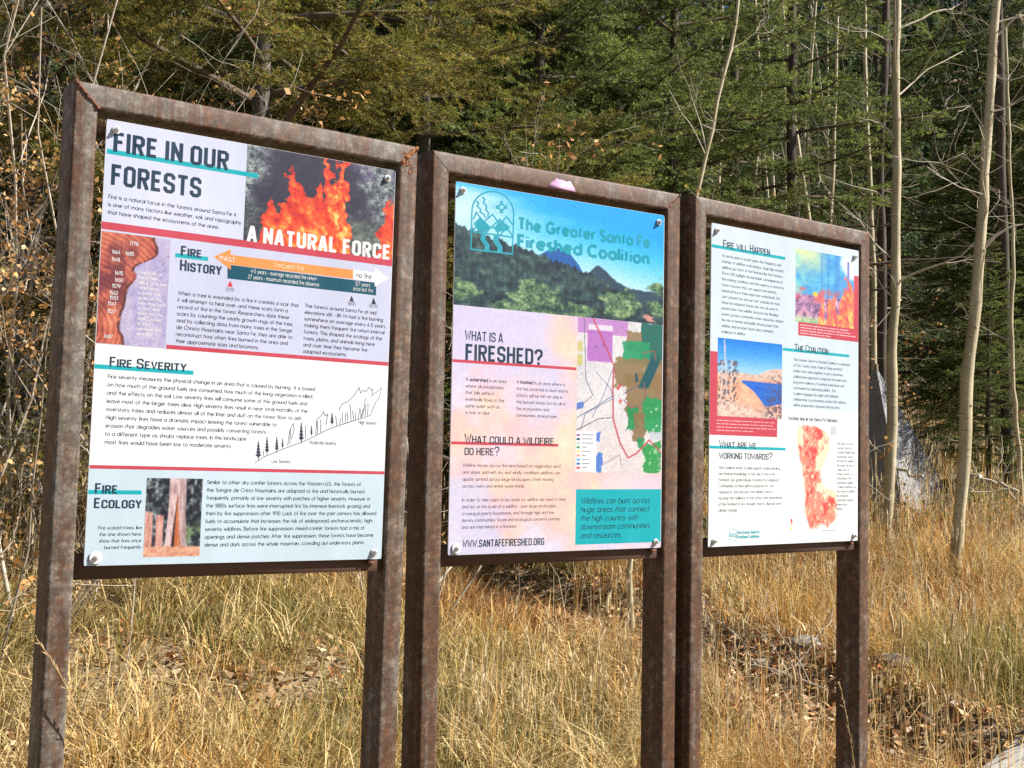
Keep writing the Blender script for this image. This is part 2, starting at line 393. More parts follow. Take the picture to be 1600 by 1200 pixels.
def ink(c):
    if c not in INK_MATS:
        INK_MATS[c] = print_mat('print_' + c, tuple(float(x) for x in s2l(INK[c]) * PAPER))
    return INK_MATS[c]

# ------------------------------------------------------------------ printed pictures, painted by formula
def hash2(ix, iy, s):
    h = np.sin(ix * 127.1 + iy * 311.7 + s * 74.7) * 43758.5453
    return h - np.floor(h)
def vn(x, y, s=0):
    ix, iy = np.floor(x), np.floor(y); fx, fy = x - ix, y - iy
    fx = fx * fx * (3 - 2 * fx); fy = fy * fy * (3 - 2 * fy)
    a, b, c, d = hash2(ix, iy, s), hash2(ix + 1, iy, s), hash2(ix, iy + 1, s), hash2(ix + 1, iy + 1, s)
    return (a * (1 - fx) + b * fx) * (1 - fy) + (c * (1 - fx) + d * fx) * fy
def fbm(x, y, s=0, o=5, g=0.55):
    t = 0; amp = 1; n = 0
    for i in range(o): t = t + amp * vn(x, y, s + i * 3.1); n += amp; amp *= g; x = x * 2.03 + 1.7; y = y * 2.03 + 0.3
    return t / n
def sm(a, b, x): t = np.clip((x - a) / (b - a), 0, 1); return t * t * (3 - 2 * t)
def over(c, col, m): return c * (1 - m[..., None]) + np.asarray(col, float) * m[..., None]
def ramp3(t, cols):
    t = np.clip(t, 0, 1) * (len(cols) - 1); i = np.minimum(t.astype(int), len(cols) - 2); f = (t - i)[..., None]
    C = np.asarray(cols, float); return C[i] * (1 - f) + C[i + 1] * f

def flames(u, v, cx, wd, ht, s, base=0.0):
    """mask and heat of a ragged flame standing at cx."""
    w = fbm(u * 9, v * 7 - 2, s) - 0.5
    x = (u - cx + w * 0.24 * (0.3 + v)) / wd
    top = ht * (1 - np.abs(x) ** 1.5) * (0.75 + 0.7 * fbm(u * 12 + s, u * 3, s + 2))
    m = sm(-0.02, 0.05, top - (v - base)) * (np.abs(x) < 1.2)
    heat = np.clip((top - (v - base)) * 1.6, 0, 1) * 0.55 + fbm(u * 26 + v * 6, v * 15, s + 9) * 1.5 - 0.6
    return m, heat

def pic_fire(u, v):
    tx = .55 * fbm(u * 34, v * 26, 3, 4) + .45 * fbm(u * 90, v * 70, 5, 3)
    c = ramp3(tx * 1.9 - .45, [(34, 36, 46), (84, 92, 100), (140, 152, 152), (200, 208, 202)])
    smoke = sm(.40, .62, fbm(u * 3.4 + 1.3, v * 3.1, 8) + .42 - np.abs(u - .42) * 1.05 + (v - .5) * .12)
    c = over(c, (44, 38, 60), smoke * .88 * sm(1.0, .72, u) * (1 - .75 * sm(.22, .06, u) * sm(.55, .75, v)))
    pur = sm(.45, .7, fbm(u * 5, v * 5, 21)) * sm(.5, .95, v) * sm(.25, .7, u)
    c = over(c, (84, 62, 112), pur * .55)
    c = over(c, (34, 34, 44), sm(.5, .2, v) * sm(.3, .1, np.abs(u - .12)) * .6)
    c = over(c, (96, 104, 96) + (tx[..., None] - .5) * 150, sm(.45, .3, v) * sm(.55, .68, u) * .8)
    for cx, wd, ht, s in [(.335, .13, .86, 4), (.55, .10, .92, 11), (.45, .24, .62, 17), (.99, .12, .62, 31), (.16, .06, .42, 23), (.60, .06, 1.0, 29), (.66, .06, .7, 37)]:
        m, h = flames(u, v, cx, wd, ht, s, .02)
        c = over(c, 0, m * 0) ; col = ramp3(h, [(196, 40, 28), (240, 66, 36), (250, 96, 44), (253, 160, 70), (255, 214, 124)])
        c = c * (1 - m[..., None] * .95) + col * m[..., None] * .95
    return c

def pic_cookie(u, v):
    c = ramp3(fbm(u * 7, v * 8, 5), [(142, 134, 186), (176, 168, 208), (198, 186, 214), (158, 140, 180)])
    c = over(c, (120, 90, 120), sm(.62, .75, fbm(u * 30, v * 30, 2)) * .3)
    edge = .40 + .42 * sm(.66, .86, v) - .05 * sm(.9, 1., v) + .12 * np.exp(-((v - .62) / .08) ** 2) + .07 * (fbm(v * 9, v * 3, 3) - .5) - .08 * sm(.45, .2, v) + .1 * sm(.2, 0, v)
    m = sm(.012, -.012, u - edge)
    r = np.hypot((u + .25) * 1.0, (v - .12) * 1.5) + .05 * fbm(u * 5, v * 5, 7)
    ring = .5 + .5 * np.sin(r * 90 + 6 * fbm(u * 4, v * 4, 9))
    w = ramp3(.55 * ring * .5 + fbm(u * 8, v * 10, 12) * .8 - .05, [(104, 44, 46), (172, 82, 70), (214, 122, 94), (232, 164, 122)])
    dark = sm(.5, .68, fbm(u * 4 + 3, v * 5, 15)) * sm(.85, .3, np.abs(v - .62) * 2)
    w = over(w, (92, 38, 54), dark * .7)
    w = over(w, (60, 28, 34), sm(.05, .0, np.abs(u - edge + .015)) * sm(.35, .5, fbm(u * 20, v * 22, 4)) * .8)
    k = sm(.1, .06, np.hypot(u - .46, (v - .83) * 1.3)); w = over(w, (110, 52, 56), k * .6)
    c = c * (1 - m[..., None]) + w * m[..., None]
    return c

def pic_scar(u, v):
    t = fbm(u * 16, v * 18, 3, 4)
    c = ramp3(t * 1.5 - .3, [(20, 22, 32), (38, 42, 52), (96, 104, 110), (196, 204, 204)])
    c = over(c, (110, 140, 90), sm(.52, .62, fbm(u * 11, v * 11, 8)) * sm(.65, .8, u) * sm(.5, .25, v))
    for x0, x1, top, s in [(.0, .13, .55, 1), (.2, .32, .5, 2)]:
        m = sm(.02, -.01, np.abs(u - (x0 + x1) / 2) - (x1 - x0) / 2) * (v < top + .05 * vn(u * 20, v, s)) * (v > .12)
        c = over(c, ramp3(fbm(u * 40, v * 6, s), [(150, 90, 80), (214, 160, 145), (226, 196, 190)]), m)
    cx = .56 + .0 * v; hw = .15 + .05 * sm(.7, .0, v) + .02 * sm(.2, .1, v)
    m = sm(.01, -.01, np.abs(u - cx) - hw)
    b = ramp3(fbm(u * 34, v * 7, 21), [(128, 96, 100), (182, 150, 152), (214, 190, 190), (170, 132, 130)])
    b = b * (1.04 - .2 * sm(.0, .2, u - cx))[..., None]
    c = c * (1 - m[..., None]) + b * m[..., None]
    ap = np.clip((.84 - v) / .72, 0, 1) * .085
    m2 = sm(.008, -.008, np.abs(u - cx - .0) - ap) * (v > .12) * (v < .86)
    o = ramp3(fbm(u * 30, v * 5, 31), [(84, 34, 26), (176, 92, 58), (214, 132, 90), (120, 54, 40)])
    o = over(o, (36, 22, 24), sm(.01, -.02, u - cx + ap * .35))
    c = c * (1 - m2[..., None]) + o * m2[..., None]
    g = sm(.145, .115, v + .03 * (fbm(u * 8, v * 3, 41) - .5))
    c = c * (1 - g[..., None]) + ramp3(fbm(u * 14, v * 26, 44), [(150, 86, 66), (206, 142, 116), (232, 180, 152), (120, 66, 60)]) * g[..., None]
    return c

def pic_landscape(u, v):
    c = ramp3(np.clip((v - .35) / .65 + (u - .2) * .45, 0, 1), [(214, 240, 249), (176, 228, 249), (110, 208, 249), (48, 184, 247), (8, 164, 243)])
    cl = sm(.5, .75, fbm(u * 3 + v * 2, v * 9 - u * 2.5, 5)); c = over(c, (210, 236, 250), cl * .3 * sm(.9, .1, u))
    c = over(c, (222, 238, 248), sm(.45, .0, u) * sm(.45, .75, v) * sm(1.05, .9, v) * .75)
    far = .45 + .10 * np.exp(-((u - .45) / .07) ** 2) + .06 * np.exp(-((u - .55) / .08) ** 2) - .3 * sm(.5, .7, u) + .012 * fbm(u * 30, u, 3)
    c = over(c, (30, 92, 168), sm(.008, -.008, v - far))
    pk = .28 + .19 * np.exp(-(np.abs(u - .665) / .085) ** 1.35) + .035 * (fbm(u * 40, u, 6) - .5)
    m = sm(.008, -.008, v - pk) * (u > .5); c = over(c, ramp3(fbm(u * 20, v * 20, 7), [(36, 62, 84), (58, 84, 96)]), m)
    sl = np.maximum(.66 - .46 * u, .24)  + .085 * (fbm(u * 70, 0 * u, 8, 3) - .4) - .1 * sm(.6, .9, u) + .06 * sm(.85, .98, u)
    m = sm(.006, -.006, v - sl)
    d = ramp3((.5 * fbm(u * 80, v * 20, 9, 4) + .5 * fbm(u * 24, v * 24, 19, 4)) * 2.0 - .55, [(16, 28, 38), (36, 58, 66), (58, 86, 86), (104, 128, 112)])
    c = c * (1 - m[..., None]) + d * m[..., None]
    for cx, cy, r, s in [(.38, .10, .13, 1), (.78, .14, .10, 2), (.04, .12, .07, 4), (.97, .34, .05, 5), (.99, .12, .08, 6), (.58, .03, .08, 7), (.22, .0, .07, 8)]:
        q = np.hypot((u - cx), (v - cy) * .78) + .13 * (fbm(u * 16, v * 16, s) - .5)
        m = sm(r + .01, r - .02, q)
        g = ramp3((.5 * fbm(u * 90, v * 64, s + 10, 4) + .5 * fbm(u * 30, v * 24, s, 3)) * 2.2 - .6, [(26, 48, 44), (62, 96, 74), (108, 140, 98), (166, 186, 136)])
        c = c * (1 - m[..., None]) + g * m[..., None]
    c = over(c, (214, 150, 134), sm(.05, .03, np.hypot(u - .93, (v - .05) * 1.2)) * sm(.4, .55, fbm(u * 30, v * 40, 51)))
    return c

def pic_fadedfire(u, v):
    c = ramp3(fbm(u * 5, v * 6, 3, 4), [(204, 200, 228), (214, 208, 232), (226, 220, 238), (210, 203, 229)])
    c = over(c, (206, 196, 230), sm(.55, .8, v) * .6)
    fl = sm(.30, .62, fbm(u * 4.2 + 2, v * 4.5, 12) + .34 - np.abs(u - .55) * .8 - np.abs(v - .42) * .9)
    heat = fbm(u * 7, v * 7, 14)
    f = ramp3(heat * 1.5 - .3, [(242, 186, 200), (249, 194, 182), (252, 214, 178), (252, 234, 198)])
    c = c * (1 - fl[..., None] * .78) + f * fl[..., None] * .78
    c = over(c, (196, 196, 214), sm(.55, .7, fbm(u * 26, v * 30, 16)) * .35 * sm(.3, .0, v))
    c = over(c, (240, 190, 196), sm(.7, .95, u) * sm(.45, .2, np.abs(v - .32)) * .45)
    return c

def seg(u, v, pts, w, asp=1.9):
    d = np.full(u.shape, 9.)
    for (x0, y0), (x1, y1) in zip(pts[:-1], pts[1:]):
        dx, dy = x1 - x0, (y1 - y0) * asp; t = np.clip(((u - x0) * dx + (v - y0) * asp * dy) / (dx * dx + dy * dy + 1e-9), 0, 1)
        d = np.minimum(d, np.hypot(u - x0 - t * dx, (v - y0) * asp - t * dy))
    return sm(w, w * .4, d)

def pic_map(u, v):
    c = ramp3(fbm(u * 7, v * 12, 3), [(196, 196, 206), (212, 210, 216), (224, 220, 222), (204, 206, 214)])
    c = over(c, (226, 208, 204), sm(.5, .1, v) * sm(.2, .4, fbm(u * 3, v * 3, 2)) * .5)
    c = c + ((fbm(u * 40, v * 70, 8, 3) - .5) * 34)[..., None]
    wig = (fbm(u * 14, v * 22, 5) - .5) * .12
    def block(x0, x1, y0, y1, col, a=.9, j=.5):
        nonlocal c
        uu, vv = u + wig * j, v + wig * j * .6
        c = over(c, col, sm(.004, -.004, np.maximum(np.maximum(x0 - uu, uu - x1), np.maximum(y0 - vv, vv - y1))) * a)
    block(0, .58, .90, 1.0, (184, 122, 196), .85, 0); block(.12, .40, .925, .96, (226, 220, 230), .9, 0)
    block(.11, .40, .72, .92, (176, 106, 190), .9, 0)
    block(.0, .06, .78, .84, (198, 192, 110), .9, .1); block(.0, .06, .69, .76, (198, 192, 110), .9, .1)
    block(.56, .75, .80, .94, (142, 116, 84), .9); block(.74, 1.1, .72, 1.0, (20, 96, 84), .92, .3)
    block(.52, .84, .72, .87, (28, 150, 98), .9); block(.44, .80, .57, .76, (138, 116, 76), .92, .9)
    block(.56, 1.05, .36, .66, (138, 112, 74), .92, .9); block(.80, 1.05, .55, .75, (142, 114, 76), .9, .8)
    block(.58, .72, .29, .44, (26, 140, 76), .92, .8); block(.77, 1.1, .27, .50, (30, 150, 84), .92, .9); block(.66, .80, .22, .40, (134, 108, 72), .9, .7)
    block(.72, .80, .17, .24, (30, 140, 80), .9, .5); block(.77, .97, .0, .2, (36, 150, 70), .9, 1.2)
    block(.86, 1.1, .22, .28, (196, 200, 214), .9, .4)
    lake = sm(.075, .05, np.abs(u - (.76 + (v - .55) * .75)) + .0 * v) * sm(.55, .58, v) * sm(.80, .74, v); c = over(c, (18, 84, 92), lake)
    block(.67, .70, .6, .66, (30, 74, 92), .9, .3)
    c = over(c, (200, 232, 190), sm(.62, .7, fbm(u * 30, v * 44, 61)) * sm(.76, .8, u) * sm(.5, .4, v) * .8)
    block(0, .07, .41, .45, (70, 120, 210), .9, .3); block(.2, .29, .0, .12, (70, 120, 210), .9, .8); block(.2, .27, .2, .26, (70, 120, 210), .9, .3)
    for pts, col, w in [([(.17, 1), (.3, .85), (.42, .7), (.41, .55), (.42, .35), (.5, .2), (.6, .1), (.7, .13), (.85, .22), (1, .14)], (190, 70, 84), .014),
                        ([(.0, .27), (.25, .35), (.4, .36)], (90, 80, 96), .008), ([(.07, 1), (.1, .6), (.18, .5), (.0, .4)], (110, 104, 124), .007),
                        ([(.4, .5), (.2, .42), (.0, .35)], (90, 120, 160), .008), ([(.4, .48), (.1, .38), (.05, .28)], (110, 110, 140), .007),
                        ([(.42, .7), (.3, .5), (.18, .36)], (100, 110, 140), .006), ([(.22, .65), (.38, .55), (.42, .48)], (90, 110, 150), .006),
                        ([(.54, .48), (.62, .43), (.72, .44), (.8, .5), (.78, .6)], (150, 84, 90), .010), ([(.76, .8), (.9, .82), (.92, .76)], (170, 80, 70), .009),
                        ([(.3, .05), (.5, .12), (.52, .05)], (140, 120, 130), .006), ([(.54, .52), (.7, .58)], (84, 84, 120), .007)]:
        c = over(c, col, seg(u, v, pts, w) * .85)
    c = over(c, (206, 80, 80), sm(.03, .01, np.abs(u - .5) + np.abs(v - .47)) * .9); c = over(c, (206, 80, 80), seg(u, v, [(.47, .55), (.5, .58)], .02))
    c = over(c, (80, 50, 100), sm(.5, .6, fbm(u * 40, v * 80, 71)) * (np.abs(u - .25) < .05) * (np.abs(v - .83) < .025) * .6)
    return c

def pic_pile(u, v):
    c = ramp3(fbm(u * 5, v * 6, 3) * 1.2 - .1 + (u - .4) * .3, [(120, 210, 216), (96, 186, 226), (70, 156, 222), (110, 170, 228)])
    c = over(c, (226, 236, 170), sm(.55, .95, v + .3 * (fbm(u * 5, v * 5, 6) - .5)) * sm(.6, .25, u) * .9)
    c = over(c, (150, 214, 200), sm(.45, .65, fbm(u * 6, v * 7, 8)) * sm(.4, .0, u) * .8)
    for x in (.55, .68, .73, .44): c = over(c, (70, 120, 200), sm(.018, .006, np.abs(u - x)) * (v > .3) * .5)
    c = over(c, (226, 236, 244), sm(.05, -.05, np.hypot((u - 1.02) * 1.0, (v - 1.0) * .75) - .25 + .1 * (fbm(u * 8, v * 8, 9) - .5)))
    c = over(c, (118, 124, 196), sm(.022, .016, np.abs(u - .895)) * (v > .4) * (v < .93) * .9)
    low = sm(.42, .36, v + .06 * (fbm(u * 9, v * 9, 10) - .5))
    c = c * (1 - low[..., None]) + ramp3(fbm(u * 26, v * 24, 12, 4) * 1.4 - .2, [(66, 54, 92), (140, 104, 150), (206, 150, 180), (232, 190, 196)]) * low[..., None]
    c = over(c, (228, 96, 96), sm(.45, .6, fbm(u * 9, v * 9, 14)) * sm(.14, .05, np.abs(v - .4)) * .8)
    c = over(c, (236, 196, 70), sm(.05, .03, np.hypot(u - .33, (v - .41) * 1.25)))
    gr = sm(.12, .04, v); c = c * (1 - gr[..., None]) + ramp3(fbm(u * 16, v * 26, 16), [(120, 140, 120), (176, 206, 160), (226, 220, 206)]) * gr[..., None]
    for cx, wd, ht, s in [(.92, .2, .62, 4), (.62, .1, .32, 9), (.45, .06, .26, 12), (.8, .12, .3, 15)]:
        m, h = flames(u, v, cx, wd, ht, s, .06); m = m * .92
        c = c * (1 - m[..., None]) + ramp3(h, [(232, 82, 92), (246, 110, 90), (250, 150, 90), (254, 210, 100), (255, 236, 130)]) * m[..., None]
    return c

def pic_lake(u, v):
    c = ramp3((v - .6) / .4, [(150, 204, 244), (70, 160, 236), (14, 122, 220)])
    hill = .56 + .09 * sm(.45, .95, u) + .03 * fbm(u * 9, u, 3) - .03 * sm(.4, .6, u) * sm(.8, .6, u)
    m = sm(.008, -.008, v - hill)
    c = c * (1 - m[..., None]) + ramp3(fbm(u * 22, v * 24, 5), [(150, 120, 126), (206, 170, 158), (232, 204, 186), (146, 152, 120)]) * m[..., None]
    sh = sm(.02, -.02, v - .50); c = c * (1 - sh[..., None]) + ramp3(fbm(u * 18, v * 18, 7), [(206, 140, 112), (236, 178, 146), (244, 204, 176)]) * sh[..., None]
    low = .475 - .82 * np.clip(u - .36, 0, .36) + .02 * np.sin(u * 14) + .03 * (fbm(u * 8, u, 33) - .5)
    wt = sm(.012, -.012, np.maximum(v - (.485 - .02 * u), low - v)) * (u > .36)
    c = c * (1 - wt[..., None]) + ramp3(fbm(u * 6, v * 30, 9), [(24, 84, 190), (34, 104, 210), (60, 130, 224)]) * wt[..., None]
    lo = sm(.25, .12, v + .2 * (u - .3)); c = c * (1 - lo[..., None]) + ramp3(fbm(u * 24, v * 22, 12), [(120, 96, 100), (206, 166, 150), (238, 210, 198), (130, 150, 100)]) * lo[..., None]
    t = sm(.5, .58, fbm(u * 40, v * 30, 15, 4)) * sm(.34, .26, u + .1 * (fbm(v * 6, v, 4) - .5)) * (v > .15) * (v < .72); c = over(c, (92, 84, 96), t * .9)
    for x0, x1, y1, w in [(.14, .10, .98, .014), (.2, .22, .72, .01), (.06, .07, .7, .012)]: c = over(c, (206, 196, 196), seg(u, v, [(x0, .25), (x1, y1)], w, 1.1))
    t = sm(.47, .55, fbm(u * 46 + v * 9, v * 46, 19, 4)) * sm(.62, .85, u) * (v < .58) * sm(1.5, .6, v * 1.2 + (1 - u) * 2.4); c = over(c, (84, 74, 96), t * .85)
    return c

def pic_risk(u, v):
    bg = np.broadcast_to(np.asarray(INK['white3'], float), u.shape + (3,)).copy()
    L = .17 + .12 * sm(.8, .35, v) + .12 * sm(.2, .0, v) - .05 * np.exp(-((v - .85) / .12) ** 2)
    Rr = .72 + .07 * np.exp(-((v - .8) / .1) ** 2) - .13 * np.exp(-((v - .52) / .1) ** 2) + .24 * sm(.42, .34, v) - .2 * sm(.12, .02, v) - .3 * sm(.9, 1, v)
    d = np.minimum(np.minimum(u - L, Rr - u), np.minimum((v - .03) * 1.6, (.965 - v) * 1.6)) + .03 * (fbm(u * 9, v * 14, 2) - .5)
    notch = np.hypot((u - .66) * 1.0, (v - .0) * 1.6) - .11; d = np.minimum(d, notch)
    m = sm(-.05, .03, d)
    land = ramp3(fbm(u * 12, v * 18, 3), [(226, 226, 178), (238, 228, 190), (246, 226, 196), (214, 222, 176)])
    red = sm(.42, .56, fbm(u * 7, v * 10, 5) + .22 - np.abs(u - .42 - .14 * sm(.5, .1, v) - .03 * sm(.6, .9, v)) * (1.25 - .7 * sm(.42, .3, v)) + .1 * sm(.42, .3, v))
    land = over(land, (242, 128, 106), red * .85)
    land = over(land, (228, 70, 66), sm(.5, .64, fbm(u * 12, v * 16, 8)) * red * .85)
    land = over(land, (250, 236, 210), sm(.56, .68, fbm(u * 30, v * 34, 11)) * .6)
    land = over(land, (150, 150, 130), sm(.01, .0, np.abs(d - .03)) * .35)
    return bg * (1 - m[..., None]) + land * m[..., None]

PICS = dict(fire=('wildfire_photo', pic_fire), cookie=('tree_ring_photo', pic_cookie), scar=('scarred_tree_photo', pic_scar), landscape=('mountain_photo', pic_landscape),
            fadedfire=('faded_fire_photo', pic_fadedfire), map=('area_map', pic_map), pile=('burning_pile_photo', pic_pile), lake=('reservoir_photo', pic_lake), risk=('risk_map', pic_risk))

